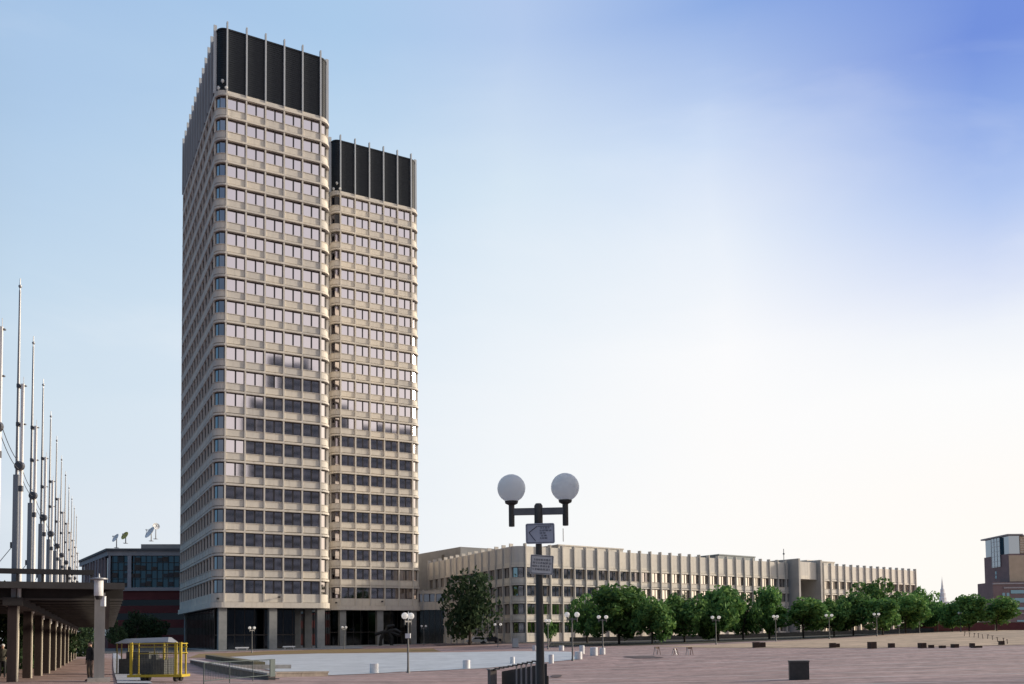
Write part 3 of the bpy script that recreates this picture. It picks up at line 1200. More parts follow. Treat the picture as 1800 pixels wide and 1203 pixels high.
for x_, y_, z, w_, h_ in ((0, DR * .5, 24.3, 0, 1.2), (0, DR * .5, 22.7, 0, 1.2), (-4.6, -3, 15.4, 1, 1.2), (-3.0, -3, 15.4, 1, 1.2), (.5, -3, 4.0, 3.4, 2.4), (6.5, -3, 4.0, 3.4, 2.4), (.5, -3, 0.6, 3.4, 2.0)):
    m = MB()
    if w_:
        m.box(x_, x_ + w_, y_ - .06, y_ + .2, z, z + h_)
    else:
        m.box(-.06, .2, y_, y_ + .9, z, z + h_)
    m.build('window', GLASSB, rb)

Ys = 620.0
sp = thing('church_steeple', 'pale distant church steeple rising above the trees', 'steeple', (xat(1659, Ys), Ys, 0))
k = Ys / F
m = MB()
m.box(-7 * k, 7 * k, -7 * k, 7 * k, 0, EYE + 56 * k)
m.build('tower_base', mat('pale_steeple_stone', (.74, .73, .72), (.82, .81, .80), .3, .9), sp)
m = MB()
m.lathe([(6.2 * k, 0), (6.2 * k, 7 * k), (5 * k, 7.5 * k), (5 * k, 15 * k), (3.6 * k, 16 * k), (3.4 * k, 22 * k), (2.2 * k, 23 * k)], (0, 0, EYE + 56 * k), 8)
m.build('belfry', MATS['pale_steeple_stone'], sp)
m = MB()
m.lathe([(2.2 * k, 0), (.25 * k, 19 * k), (.1 * k, 22 * k)], (0, 0, EYE + 79 * k), 8)
m.build('spire', MATS['pale_steeple_stone'], sp)

m = MB()
for i in range(12):
    x0, y0_ = 94 + i * 5.0, 214 + i * .4
    m.M = Matrix.Translation((x0, y0_, g(x0, y0_))) @ Matrix.Rotation(R(4.5), 4, 'Z')
    m.box(0, 5.01, 0, .5, -2, 2.0, 0)
    m.box(-.03, 5.02, -.06, .56, 2.003, 2.2, 1)
m.M = None
w_ = m.build('brick_wall', [BRICKR, STONEB])
tag(w_, 'low red brick wall behind the last trees at right', 'wall')

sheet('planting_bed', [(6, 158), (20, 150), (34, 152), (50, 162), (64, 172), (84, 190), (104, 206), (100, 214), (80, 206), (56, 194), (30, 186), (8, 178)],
      mat('soil_ivy_and_shade', (.022, .024, .016), (.045, .045, .028), 1.2, .95), .05, 2.0, 'planted soil with the tree shade painted in, beneath the row of trees', 'bed')  # soil tone darkened to include the shade under the trees
# dark planted bank and low wall behind the row of trees
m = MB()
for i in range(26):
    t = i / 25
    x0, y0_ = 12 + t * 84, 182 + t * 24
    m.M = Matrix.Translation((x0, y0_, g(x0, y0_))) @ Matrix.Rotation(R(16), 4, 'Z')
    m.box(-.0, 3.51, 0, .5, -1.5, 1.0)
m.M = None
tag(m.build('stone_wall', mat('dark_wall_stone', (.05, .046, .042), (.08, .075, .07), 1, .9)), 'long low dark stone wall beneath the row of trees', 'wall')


# ------------------------------------------------------------------ trees
def crown_mesh(seed, n, leaf, flat=.8, gap=.0):
    rg = np.random.default_rng(seed)
    nb = 22
    cs = []
    while len(cs) < nb:
        q = rg.uniform(-1, 1, 3)
        if np.linalg.norm(q) < .72 and q[2] > -.62:
            cs.append(q * np.array([1, 1, flat]))
    cs = np.array(cs)
    rs = rg.uniform(.18, .42, nb)
    mb = MB()
    for i in range(n):
        k = rg.integers(nb)
        d = rg.normal(size=3)
        d /= np.linalg.norm(d)
        r = rs[k] * (rg.uniform(.45, 1.08) ** .6)
        p = cs[k] + d * r * np.array([1, 1, .85])
        a = rg.normal(size=3)
        a = a - d * np.dot(a, d) * .5
        a /= np.linalg.norm(a)
        b = np.cross(a, rg.normal(size=3))
        b /= np.linalg.norm(b)
        s = leaf * rg.uniform(.6, 1.4)
        mb.face([p - a * s, p + b * s * .55, p + a * s, p - b * s * .55])
    v = np.array(mb.v)
    lo, hi = np.percentile(v, 1.0, axis=0), np.percentile(v, 99.0, axis=0)
    mb.v = [tuple(q) for q in ((v - (lo + hi) / 2) / ((hi - lo) / 2)).tolist()]
    return mb


def trunk_mesh(seed, forks=4):
    rg = random.Random(seed)
    mb = MB()
    mb.tube((0, 0, -.05), (0, 0, .5), .05, .04, 8)
    for k in range(forks):
        t = 2 * math.pi * k / forks + rg.uniform(-.4, .4)
        e = (math.cos(t) * .3, math.sin(t) * .3, .95 + rg.uniform(-.1, .15))
        mb.tube((0, 0, .46), e, .032, .014, 6)
        for q in (-1, 1):
            mb.tube(e, (e[0] * 1.7 + q * .12 * math.sin(t), e[1] * 1.7 - q * .12 * math.cos(t), e[2] + rg.uniform(.15, .4)), .014, .005, 5)
    return mb


CROWNS = []
for s in range(5):
    o = crown_mesh(20 + s, 4200, .07).build('crown', LEAF)
    CROWNS.append(o.data)
    bpy.data.objects.remove(o)
o = crown_mesh(40, 2300, .06).build('crown', LEAFD)
SPARSE = o.data
bpy.data.objects.remove(o)
o = crown_mesh(41, 2500, .055).build('crown', LEAFD)
SPARSE2 = o.data
bpy.data.objects.remove(o)
TRUNKS = []
for s in range(3):
    o = trunk_mesh(s).build('trunk', BARK)
    TRUNKS.append(o.data)
    bpy.data.objects.remove(o)


def tree(label, px, ytop, wpx, ybot, Y, variant, group, crown=None, name='broadleaf_tree', rot=0):
    X = xat(px, Y)
    top, bot = at(px, ytop, Y)[2], at(px, ybot, Y)[2]
    z = g(X, Y)
    rx = wpx / 2 * Y / F
    rz = (top - bot) / 2 * 1.03
    t = thing(name, label, 'tree' if name != 'shrub' else 'shrub', (X, Y, z - .05), rot, group)
    c = bpy.data.objects.new('crown', crown or CROWNS[variant % 5])
    COL.objects.link(c)
    c.parent = t
    c.location = (0, 0, (top + bot) / 2 - z)
    c.scale = (rx * 1.14, rx * 1.14, rz * 1.04)
    k = bpy.data.objects.new('trunk', TRUNKS[variant % 3])
    COL.objects.link(k)
    k.parent = t
    hh = max(.6, (top + bot) / 2 - z)
    k.scale = (max(1.5, hh * .8), max(1.5, hh * .8), hh)
    return t


GRP = 'green trees in the row before the long office building'
TR = [(1032, 1053, 52, 1112, 174, 'small leftmost tree of the row, right of the foreground lamp post'),
      (1088, 1036, 92, 1113, 163, 'broad dark rounded tree, largest of the row at its left end'),
      (1146, 1058, 62, 1120, 158, 'low tree with crown hanging nearly to the ground, right of the broadest tree'),
      (1203, 1052, 68, 1112, 164, 'spreading green tree with clear dark trunk above the three sawhorses'),
      (1262, 1038, 76, 1115, 167, 'tall yellow green topped tree behind the twin globe lamp'),
      (1306, 1053, 52, 1110, 176, 'smaller rounded tree just right of the yellow green topped tree'),
      (1352, 1038, 50, 1108, 178, 'narrow upright tree left of the tall concrete portal'),
      (1412, 1057, 76, 1104, 175, 'wide low tree directly below the tall concrete portal'),
      (1466, 1058, 46, 1104, 181, 'slim tree just right of the portal behind a lamp'),
      (1500, 1047, 62, 1103, 184, 'rounded dark tree midway along the right wing'),
      (1546, 1026, 68, 1085, 208, 'tallest tree rising behind the row at the right wing'),
      (1552, 1056, 60, 1103, 180, 'low leafy tree standing before the tallest tree'),
      (1592, 1050, 62, 1100, 190, 'tree covering the right end corner of the long office building'),
      (1622, 1040, 44, 1098, 216, 'pale green tree just past the end of the long office building'),
      (1648, 1062, 40, 1098, 210, 'dark bluish tree just left of the church steeple'),
      (1674, 1062, 44, 1100, 206, 'small tree below and right of the church steeple'),
      (1704, 1050, 54, 1096, 202, 'second tree from the right, before the plum brick tower'),
      (1752, 1054, 54, 1094, 200, 'last tree at right, in front of the plum brick tower')]
for i, (px, yt, w_, yb, Y, lab) in enumerate(TR):
    tree(lab, px, yt, w_, yb, Y, i, GRP, rot=i * 1.3)
tree('large sparse dull green tree between the rear tower and the long office building', 826, 1012, 80, 1114, 182, 1, None, SPARSE2)
tree('small dark shrub behind the foreground lamp post', 968, 1092, 18, 1120, 186, 2, None, None, 'shrub')
for i, (px, yt, w_, yb, Y, lab) in enumerate([
        (-10, 1040, 90, 1188, 58, 'dark tree behind the pergola columns at the left picture edge'),
        (44, 1045, 84, 1178, 70, 'dark tree behind the second and third pergola columns'),
        (88, 1060, 70, 1160, 92, 'dark tree behind the middle pergola columns'),
        (132, 1080, 60, 1150, 122, 'dark tree at the far end of the pergola walk')]):
    tree(lab, px, yt, w_, yb, Y, i, 'dark trees behind the pergola', SPARSE, rot=i)
for i, (px, yt, w_, yb, Y, lab) in enumerate([
        (236, 1078, 40, 1122, 190, 'dark street tree before the red brick block, left one'),
        (272, 1086, 46, 1122, 200, 'dark street tree before the red brick block, middle one'),
        (205, 1092, 28, 1130, 165, 'dark street tree before the red brick block, beside the pergola roof end')]):
    tree(lab, px, yt, w_, yb, Y, i + 1, 'street trees before the red brick block', SPARSE, rot=i)

# ------------------------------------------------------------------ globe lamps
def lamp_proto(pm_, label):
    t = thing('globe_lamp', label, 'street lamp', (0, 0, 0), 0, 'twin globe street lamps')
    a = MB()
    a.lathe([(.14, -.6), (.14, .12), (.10, .18), (.078, .5), (.058, 3.05), (.05, 3.55)], n=14)
    a.lathe([(.06, 3.5), (.075, 3.55), (.075, 3.98), (.05, 4.02)], n=14)
    a.build('post', pm_, t, True)
    a = MB()
    a.box(-.45, .45, -.035, .035, 3.82, 3.94)
    a.build('arm', ARMM, t)
    for s in (-1, 1):
        a = MB()
        a.lathe([(.05, 3.62), (.052, 3.64), (.052, 4.0), (.11, 4.03), (.12, 4.07)], (s * .475, 0, 0), 14)
        hd = a.build('globe_holder', pm_, t, True)
        a = MB()
        a.sphere((s * .475, 0, LH), .25, 24)
        a.build('globe', GLOBE, hd, True)
    return t


FX, FY = xat(949, 15.4), 15.4
fl = lamp_proto(POLEG, 'tall dark foreground street lamp with two white globes and two signs')
fl.location = (FX, FY, 0)
fl.rotation_euler = (0, 0, R(-4.0))
fl['group'] = 'twin globe street lamps'
LLAB = ['twin globe lamp carrying a white box at the front rim of the basin',
        'twin globe lamp before the front tower, left of the middle ground floor column',
        'twin globe lamp before the rear tower, just right of the gap between the towers',
        'twin globe lamp before the glazed link, just right of the rear tower',
        'twin globe lamp right of the large sparse tree, before the low building corner',
        'twin globe lamp half hidden just right of the foreground lamp post',
        'faint distant twin globe lamp before the low building entrance canopy',
        'tall twin globe lamp standing among the white barrels at the basin end',
        'twin globe lamp before the broad dark tree, behind two white barrels',
        'twin globe lamp in front of the yellow green topped tree',
        'twin globe lamp in front of the narrow upright tree',
        'twin globe lamp just right of the tall portal, before the slim tree',
        'twin globe lamp before the low leafy tree on the beige slope',
        'twin globe lamp before the tree at the right end of the office building',
        'twin globe lamp below and right of the church steeple',
        'twin globe lamp before the last tree at the far right']
lp = lamp_proto(POLEL, LLAB[0])
ch = kids(lp)
ANG = [68, 55, 55, 10, 8, 60, 20, 10, 12, 10, 40, 10, 20, 10, 30, 10]
for i, (px, py, Y) in enumerate(LAMPS):
    p = at(px, py, Y)
    o = lp if i == 0 else copy_tree(lp, ch=ch)
    o.location = (p[0], p[1], p[2] - LH)
    o.rotation_euler = (0, 0, R(ANG[i]))
    if 3 < i and i != 7:
        o.scale = (1.12, 1.12, 1)
    o['label'] = LLAB[i]
p = at(1580, 1098, 185)
sg = thing('globe_lamp', 'single white globe lamp under the trees near the right wing', 'street lamp', (p[0], p[1], g(p[0], p[1])))
a = MB()
hh = p[2] - g(p[0], p[1])
a.lathe([(.1, -.3), (.06, .3), (.05, hh - .2)], n=10)
a.build('post', POLEL, sg)
a = MB()
a.sphere((0, 0, hh), .36, 16)
a.build('globe', GLOBE, sg, True)
# white box on the basin lamp
l0 = lp
b0 = MB()
b0.box(-.19, .19, -.16, .12, 2.62, 2.98)
q = b0.build('control_box', WHITEP, None)
q.location = l0.location
tag(q, 'small white box fixed on the basin lamp post', 'box')

# ------------------------------------------------------------------ signs on the foreground lamp
SIGNM = mat('weathered_sign_face', (.44, .46, .53), (.52, .53, .60), 6, .6)
SIGNW = mat('off_white_sign_face', (.62, .60, .58), (.70, .68, .66), 6, .6)
INK = mat('faded_sign_ink', (.035, .04, .07), None, rough=.7)


def rrect(w, h, r, n=5):
    pts = []
    for cx, cz, a0 in ((w / 2 - r, -h / 2 + r, -90), (w / 2 - r, h / 2 - r, 0), (-w / 2 + r, h / 2 - r, 90), (-w / 2 + r, -h / 2 + r, 180)):
        for k in range(n + 1):
            t = R(a0 + 90 * k / n)
            pts.append((cx + r * math.cos(t), cz + r * math.sin(t)))
    return pts


def plate(mb, pts, y0, y1, m=0):
    n = len(pts)
    i = mb._add([(x, y0, z) for x, z in pts] + [(x, y1, z) for x, z in pts])
    mb.f.append(tuple(i + k for k in range(n)))
    mb.f.append(tuple(i + n + n - 1 - k for k in range(n)))
    mb.m += [m, m]
    for k in range(n):
        mb.f.append((i + k, i + n + k, i + n + (k + 1) % n, i + (k + 1) % n))
        mb.m.append(m)


def words(mb, x0, x1, z, h, rg, m=1, y=-.006):
    x = x0
    while x < x1 - .006:
        wl_ = rg.uniform(.02, .045)
        xe = min(x + wl_, x1)
        xx = x
        while xx < xe - .003:
            s = rg.uniform(.006, .009)
            k = rg.random()
            mb.box(xx, xx + .0032, y, y + .003, z, z + h, m)
            if k < .7:
                mb.box(xx + .0033, xx + s, y, y + .003, z + h * .8, z + h, m)
            if k > .3:
                mb.box(xx + .0033, xx + s, y, y + .003, z, z + h * .18, m)
            if k < .5:
                mb.box(xx + .0033, xx + s, y, y + .003, z + h * .42, z + h * .58, m)
            xx += s + .004
        x = xe + .014


PS = 15.4 / F
y_s = FY - .085
p = at(949.5, 938, FY - .085)
s1 = thing('arrow_sign', 'grey blue rounded sign with left pointing arrow outline, upper one on the lamp post', 'sign', (p[0], p[1], p[2]), R(-2))
s1.rotation_euler = (0, R(-.6), R(-2))
m = MB()
plate(m, rrect(51 * PS, 36 * PS, .035), 0, .012, 0)
m.build('plate', SIGNM, s1)
m = MB()
w2, h2 = 47 * PS / 2, 32 * PS / 2
for x0, x1, z0, z1 in ((-w2, w2, h2 - .006, h2), (-w2, w2, -h2, -h2 + .006), (-w2, -w2 + .006, -h2 + .006, h2 - .006), (w2 - .006, w2, -h2 + .006, h2 - .006)):
    m.box(x0, x1, -.006, -.003, z0, z1)
m.build('border', INK, s1)
m = MB()
for (xa_, za_), (xb_, zb_) in (((-.195, .02), (-.055, .125)), ((-.195, .02), (-.085, -.13))):
    d = Vector((xb_ - xa_, 0, zb_ - za_))
    L_ = d.length
    m.M = Matrix.Translation((xa_, -.004, za_)) @ Matrix.Rotation(-math.atan2(d.z, d.x), 4, 'Y')
    m.box(0, L_, -.003, .002, -.006, .006)
m.M = None
m.build('arrow', INK, s1)
rg = random.Random(3)
m = MB()
m.box(-.045, .2, -.006, -.003, .123, .131, 0)
for k, (xa_, xb_) in enumerate(((.01, .17), (-.005, .2), (-.005, .11), (.02, .13), (.0, .12))):
    words(m, xa_, xb_, .084 - k * .045, .026, rg, 0)
m.build('lettering', INK, s1)
p = at(952.5, 993, FY - .085)
s2 = thing('text_sign', 'off white bent sign with four lines of lettering, lower one on the lamp post', 'sign', (p[0], p[1], p[2]), 0)
s2.rotation_euler = (0, R(3.5), R(8))
m = MB()
plate(m, rrect(41 * PS, 34 * PS, .02), 0, .012, 0)
m.build('plate', SIGNW, s2)
m = MB()
w2, h2 = 38.5 * PS / 2, 31.5 * PS / 2
for x0, x1, z0, z1 in ((-w2, w2, h2 - .008, h2), (-w2, w2, -h2, -h2 + .008), (-w2, -w2 + .008, -h2 + .008, h2 - .008), (w2 - .008, w2, -h2 + .008, h2 - .008)):
    m.box(x0, x1, -.006, -.003, z0, z1)
m.build('border', INK, s2)
m = MB()
for k, (xa_, xb_) in enumerate(((-.14, .15), (-.16, .16), (-.165, .15), (-.16, .15))):
    words(m, xa_, xb_, .07 - k * .056, .032, rg, 0)
m.build('lettering', INK, s2)

# ------------------------------------------------------------------ masts
WDIR = np.array([(190 - 900) / F, 1.0])
WDIR /= np.linalg.norm(WDIR)
SY = 6.95


def mast_xy(k, px0=25.0, Y0=38.0):
    b = np.array([xat(px0, Y0), Y0])
    q = b + WDIR * (SY * k / WDIR[1])
    return float(q[0]), float(q[1])


mt = thing('flag_mast', 'x', 'mast', (0, 0, 0), 0, 'tall steel masts along the pergola')
a = MB()
a.box(-.105, .105, -.105, .105, 3.2, 9.0)
a.build('sleeve', MAST_D, mt)
a = MB()
a.tube((0, 0, 8.9), (0, 0, 13.0), .07, .06, 12)
a.tube((0, 0, 13.0), (0, 0, 17.2), .06, .042, 12)
a.tube((0, 0, 17.2), (0, 0, 17.75), .03, .02, 8)
a.lathe([(.03, 17.3), (.07, 17.36), (.07, 17.42), (.03, 17.46)], n=8)
a.build('pole', MAST_D, mt, True)
a = MB()
a.tube((.24, -.06, 3.3), (.24, -.06, 13.0), .075, .07, 12)
a.tube((.3, -.1, 9.5), (.3, -.1, 13.3), .012, .012, 5)
a.build('side_pole', MAST_L, mt, True)
for z in (11.2, 12.9):
    a = MB()
    a.box(.0, .36, -.05, .05, z, z + .05)
    a.box(-.02, .1, -.11, .11, z - .06, z + .11)
    a.build('bracket', CABLE, mt)
a = MB()
a.M = Matrix.Translation((.24, -.2, 9.35)) @ Matrix.Rotation(math.pi / 2, 4, 'X')
a.lathe([(.15, -.1), (.2, -.08), (.2, .08), (.15, .1)], n=14)
a.M = None
a.tube((.24, -.1, 9.35), (.24, -.1, 8.2), .012, .012, 5)
a.box(.16, .32, -.14, -.02, 8.25, 8.5)
a.build('winch', CABLE, mt)
a = MB()
a.tube((-.12, 0, 5.9), (-.75, -.3, 4.9), .015, .015, 5)
a.box(-.22, -.1, -.06, .06, 5.8, 6.05)
a.build('stay', CABLE, mt)
chm = kids(mt)
MLAB = ['steel mast partly outside the left picture edge', 'tallest looking steel mast, nearest one fully in view', 'second nearest steel mast fully in view', 'third nearest steel mast fully in view',
        'fourth nearest steel mast fully in view', 'fifth nearest steel mast', 'sixth nearest steel mast', 'seventh nearest steel mast', 'eighth nearest steel mast', 'ninth nearest steel mast',
        'second to last steel mast towards the brick block', 'last and smallest steel mast towards the brick block']
for k in range(-1, 11):
    o = mt if k == -1 else copy_tree(mt, ch=chm)
    x, y = mast_xy(k)
    if k == -1:
        x -= .12
    o.location = (x, y, g(x, y) + (0 if k != -1 else 0))
    o['label'] = MLAB[k + 1]
    o.rotation_euler = (0, 0, R(random.uniform(-4, 4)))
# cables between winches
a = MB()
for k in range(-2, 10):
    p0, p1 = np.array([*mast_xy(k), 0]), np.array([*mast_xy(k + 1), 0])
    for dz, off in ((9.45, .26), (9.2, .2)):
        prev = None
        for s in range(9):
            t = s / 8
            q = p0 * (1 - t) + p1 * t + np.array([off, -.2, dz - .22 * 4 * t * (1 - t) + g(*mast_xy(k))])
            if prev is not None:
                a.tube(prev, q, .014, .014, 4, cap=False)
            prev = q
tag(a.build('cable_run', CABLE), 'thin double cables running from mast to mast', 'cables')

# ------------------------------------------------------------------ pergola
ca = math.atan2(-WDIR[0], WDIR[1])
ox, oy = mast_xy(0)
pg = thing('pergola', 'long dark timber roofed pergola on a row of tan columns at lower left', 'pergola', (ox, oy, g(ox, oy)), ca)
# local: +y runs away along the row, +x to the right
m = MB()
m.box(-.23, .17, -.28, .28, -.4, 3.26)
m.box(-.235, .12, -.315, -.283, -.4, 3.26, 1)  # brown board added to darken each column's front face
co = m.build('column', [COLB, mat('added_brown_board', (.022, .013, .012), (.035, .022, .02), 3, .8, 0, (1, 1, .2))], pg)
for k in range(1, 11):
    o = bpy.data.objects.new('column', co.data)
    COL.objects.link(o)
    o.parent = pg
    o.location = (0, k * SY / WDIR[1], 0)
LEN = 10.3 * SY / WDIR[1]
m = MB()
m.box(-.4, .35, -.6, LEN, 3.27, 3.62)
m.build('beam', WOODD, pg)
m = MB()
m.box(3.35, 3.75, -.6, LEN, 3.27, 3.62)
m.build('beam', WOODD, pg)
m = MB()
m.box(-9.5, 4.35, -.95, -.55, 4.0, 4.28)
m.build('fascia', mat('grey_brown_fascia', (.035, .033, .034), (.055, .052, .052), 1.5, .8), pg)
m = MB()
k, i = .2, 0
while k < LEN:
    m.box(-9.5, 4.3, k, k + .18, 3.63, 4.12)
    m.box(-9.5, 4.3, k - .06, k + .2, 3.54, 3.627, 1)
    k += 3.47
pr = m.build('rafter', [mat('rafter_timber', (.02, .018, .018), (.034, .031, .03), 2, .8), mat('pale_rafter_flange', (.055, .052, .05), (.085, .08, .078), 2, .7)], pg)
m = MB()
m.box(-9.5, 4.25, -.5, LEN, 4.14, 4.24)
m.build('roof', WOODD, pg)
m = MB()
m.box(-9.5, 3.1, -.85, -.65, 4.62, 4.84)
for k in range(14):
    m.box(-9.4 + k * .95, -9.3 + k * .95, -.8, -.7, 4.28, 4.63)
m.build('rail', DARK, pg)
m = MB()
m.box(-.21, .21, -.21, .21, -.6, 3.8)
for dx, w_ in ((-.02, .26), (.19, .09)):
    pass
pst = m.build('post', mat('grey_steel_post', (.16, .16, .165), (.23, .225, .225), 2, .6, 0, (1, 1, .3)), pg)
pp = xat(175, 38.2), 38.2
Mi = Matrix.Rotation(-ca, 4, 'Z') @ Matrix.Translation((-ox, -oy, 0))
pst.location = Mi @ Vector((pp[0], pp[1], 0))
m = MB()
m.box(-.45, .45, -.4, .4, -.6, .12)
fb = m.build('post_base', STONE, pg)
fb.location = pst.location
# lantern and box on the post
p = at(173.5, 1034, 37.7)
ln = thing('cylinder_lantern', 'white cylinder lantern with flat cap at the top of the grey pergola post', 'lantern', (p[0], p[1], p[2]))
m = MB()
m.lathe([(.17, -.34), (.185, -.32), (.185, .34), (.17, .36)], n=18)
m.build('shade', WHITEP, ln, True)
m = MB()
m.lathe([(.17, .365), (.36, .37), (.36, .42), (.05, .46), (.03, .62)], n=18)
m.build('cap', STEEL, ln, True)
m = MB()
m.lathe([(.1, -.5), (.15, -.36), (.15, -.345)], n=12)
m.build('neck', DARK, ln, True)
p = at(181.5, 1058, 37.8)
m = MB()
m.box(-.09, .09, -.07, .07, -.2, .2)
m.box(-.1, .1, -.075, .075, .2, .23)
jb = m.build('junction_box', WHITEP)
jb.location = (p[0], p[1], p[2])
tag(jb, 'small white box on the right side of the grey pergola post', 'box')


# ------------------------------------------------------------------ people
def person(label, loc, rz, joints, parts_cols, hgt=1.72):
    """one skinned body; joints: dict name->(pos, radius); edges fixed. parts_cols: list of (test, material)"""
    J = joints
    E = [('pelvis', 'waist'), ('waist', 'chest'), ('chest', 'neck'), ('neck', 'jaw'), ('jaw', 'brow'), ('brow', 'crown'),
         ('jaw', 'chin'), ('brow', 'nose')]
    for s in 'LR':
        E += [('pelvis', 'hip' + s), ('hip' + s, 'knee' + s), ('knee' + s, 'ankle' + s), ('ankle' + s, 'toe' + s),
              ('chest', 'sho' + s), ('sho' + s, 'elb' + s), ('elb' + s, 'wri' + s), ('wri' + s, 'palm' + s)]
        pw, pp_ = Vector(J['wri' + s][0]), Vector(J['palm' + s][0])
        d = (pp_ - pw).normalized()
        side = d.cross(Vector((0, 1, 0)))
        side = side.normalized() if side.length > .1 else Vector((1, 0, 0))
        for k, (o_, ln_) in enumerate(((-.03, .06), (-.01, .075), (.01, .08), (.03, .07))):
            J[f'f{k}{s}'] = (pp_ + side * o_ + d * ln_ * .5, .009)
            J[f'g{k}{s}'] = (pp_ + side * o_ * 1.1 + d * ln_ + Vector((0, .015, 0)), .008)
            E += [('palm' + s, f'f{k}{s}'), (f'f{k}{s}', f'g{k}{s}')]
        mid = (pw * .6 + pp_ * .4)
        J['t' + s] = (mid + side * -.05 + d * .03 + Vector((0, .01, 0)), .010)
        E += [('wri' + s, 't' + s)]
    names = list(J)
    me = bpy.data.meshes.new('person')
    me.from_pydata([tuple(J[n][0]) for n in names], [(names.index(a), names.index(b)) for a, b in E], [])
    o = bpy.data.objects.new('person', me)
    COL.objects.link(o)
    md = o.modifiers.new('skin', 'SKIN')
    md.use_smooth_shade = True
    sv = me.skin_vertices[0].data
    for i, n in enumerate(names):
        r = J[n][1]
        sv[i].radius = (r, r) if not isinstance(r, tuple) else r
        sv[i].use_root = n == 'pelvis'
    o.modifiers.new('sub', 'SUBSURF').levels = 1
    o.modifiers['sub'].render_levels = 1
    dg = bpy.context.evaluated_depsgraph_get()
    m2 = bpy.data.meshes.new_from_object(o.evaluated_get(dg))
    o.modifiers.clear()
    o.data = m2
    m2.materials.clear()
    for _, mm in parts_cols:
        m2.materials.append(mm)
    for p_ in m2.polygons:
        c = p_.center
        for k, (t, _) in enumerate(parts_cols):
            if t(c):
                p_.material_index = k
                break
    o.location = loc
    o.rotation_euler = (0, 0, rz)
    tag(o, label, 'person')
    return o


SKIN = mat('skin', (.36, .22, .16), None, rough=.6)


def standing(arm=.1, lean=0.0):
    J = {'pelvis': ((0, 0, .95), (.15, .11)), 'waist': ((0, 0, 1.1), (.145, .105)), 'chest': ((0, lean * .5, 1.34), (.165, .115)), 'neck': ((0, lean, 1.5), .06),
         'jaw': ((0, lean + .02, 1.57), .075), 'brow': ((0, lean + .01, 1.66), .092), 'crown': ((0, lean, 1.72), .075), 'chin': ((0, lean + .085, 1.555), .03), 'nose': ((0, lean + .105, 1.63), .016)}
    for s, q in (('L', -1), ('R', 1)):
        J['hip' + s] = ((q * .09, 0, .88), .10)
        J['knee' + s] = ((q * .10, .02, .49), .068)
        J['ankle' + s] = ((q * .10, -.01, .09), .048)
        J['toe' + s] = ((q * .12, .16, .035), .036)
        J['sho' + s] = ((q * .18, lean * .6, 1.42), .068)
        J['elb' + s] = ((q * .235, -.01 + arm * .3, 1.14), .05)
        J['wri' + s] = ((q * .235, .03 + arm, .90 + arm * .8), .034)
        J['palm' + s] = ((q * .23, .045 + arm * 1.2, .82 + arm * .8), (.038, .022))
    return J


BLK = mat('black_jacket_cloth', (.010, .010, .012), (.018, .018, .02), 12, .9)
TAN = mat('tan_trouser_cloth', (.10, .075, .055), (.14, .105, .08), 12, .9)
OLV = mat('olive_grey_jacket_cloth', (.075, .075, .06), (.14, .135, .11), 9, .9)
NAV = mat('dark_trouser_cloth', (.015, .016, .02), (.025, .026, .03), 12, .9)
SHOE = mat('dark_shoe_leather', (.02, .015, .012), None, rough=.6)
HAIRM = mat('dark_hair', (.012, .010, .009), None, rough=.7)


def hair(o, lean=0.0, white=False):
    m = MB()
    m.M = Matrix.Translation((0, lean - .012, 1.675))
    prof = [(.098 * math.sin(math.pi * (.5 + .5 * k / 6)) + .001, .092 * -math.cos(math.pi * (.5 + .5 * k / 6))) for k in range(7)]
    m.lathe([(.09, -.05)] + prof, n=14)
    m.build('hair', WHITEP if white else HAIRM, o, True)


X, Y = hit(158, 1198)
pe = person('person in black jacket and tan trousers standing beside the grey pergola post', (X, Y, g(X, Y)), R(150), standing(.0),
            [(lambda c: c.z < .075, SHOE), (lambda c: c.z < .93 and abs(c.x) < .19, TAN), (lambda c: c.z > 1.53, SKIN), (lambda c: c.z < .93, SKIN), (lambda c: True, BLK)])
hair(pe)
X, Y = hit(4, 1192)
pe = person('person in olive grey jacket walking at the left picture edge with pale hat', (X, Y, g(X, Y)), R(200), standing(.25, .05),
            [(lambda c: c.z < .075, SHOE), (lambda c: c.z < .86 and c.y < .3 and abs(c.x) < .2, NAV), (lambda c: c.z > 1.52, SKIN), (lambda c: c.y > .33, SKIN), (lambda c: True, OLV)])
hair(pe, .05, True)

# ------------------------------------------------------------------ yellow framed trailer
X, Y = hit(272, 1199)
tr = thing('railed_trailer', 'yellow railed platform trailer with grey mesh sides beside the pergola', 'trailer', (X, Y, g(X, Y)), R(-3))
S = Y / F
w2 = 48 * S
m = MB()
m.box(-w2 - .05, w2, 0, .9, 8 * S, 12.5 * S)
m.build('platform', YELLOW, tr)
m = MB()
for x in (-w2 + .05, w2 - .35, w2 - .13):
    m.box(x, x + .1, .02, .12, 12.5 * S, 69 * S, 0)
for x in (-w2 + .05, 0, w2 - .2):
    m.box(x, x + .06, 0.78, 0.84, 12.5 * S, 68 * S, 0)
m.box(-w2 + .15, w2 - .04, .05, .09, 66 * S, 67.5 * S, 0)
m.box(-w2 + .05, w2 - .1, 0.79, .83, 60 * S, 62 * S, 0)
m.box(-w2 + .05, w2 - .1, 0.79, .83, 48 * S, 50 * S, 0)
m.box(w2 - .1, w2 - .06, 0.12, .78, 66 * S, 67.5 * S, 0)
m.box(w2 - .1, w2 - .06, 0.12, .78, 50 * S, 51 * S, 0)
m.build('railing', YELLOW, tr)
m = MB()
k = -w2 + .2
while k < w2 - .4:
    m.box(k, k + .012, .06, .07, 12.5 * S, 66 * S)
    k += .07
k = 14 * S
while k < 66 * S:
    m.box(-w2 + .16, w2 - .36, .072, .08, k, k + .012)
    k += .08
m.build('mesh_panel', MESHG, tr)
m = MB()
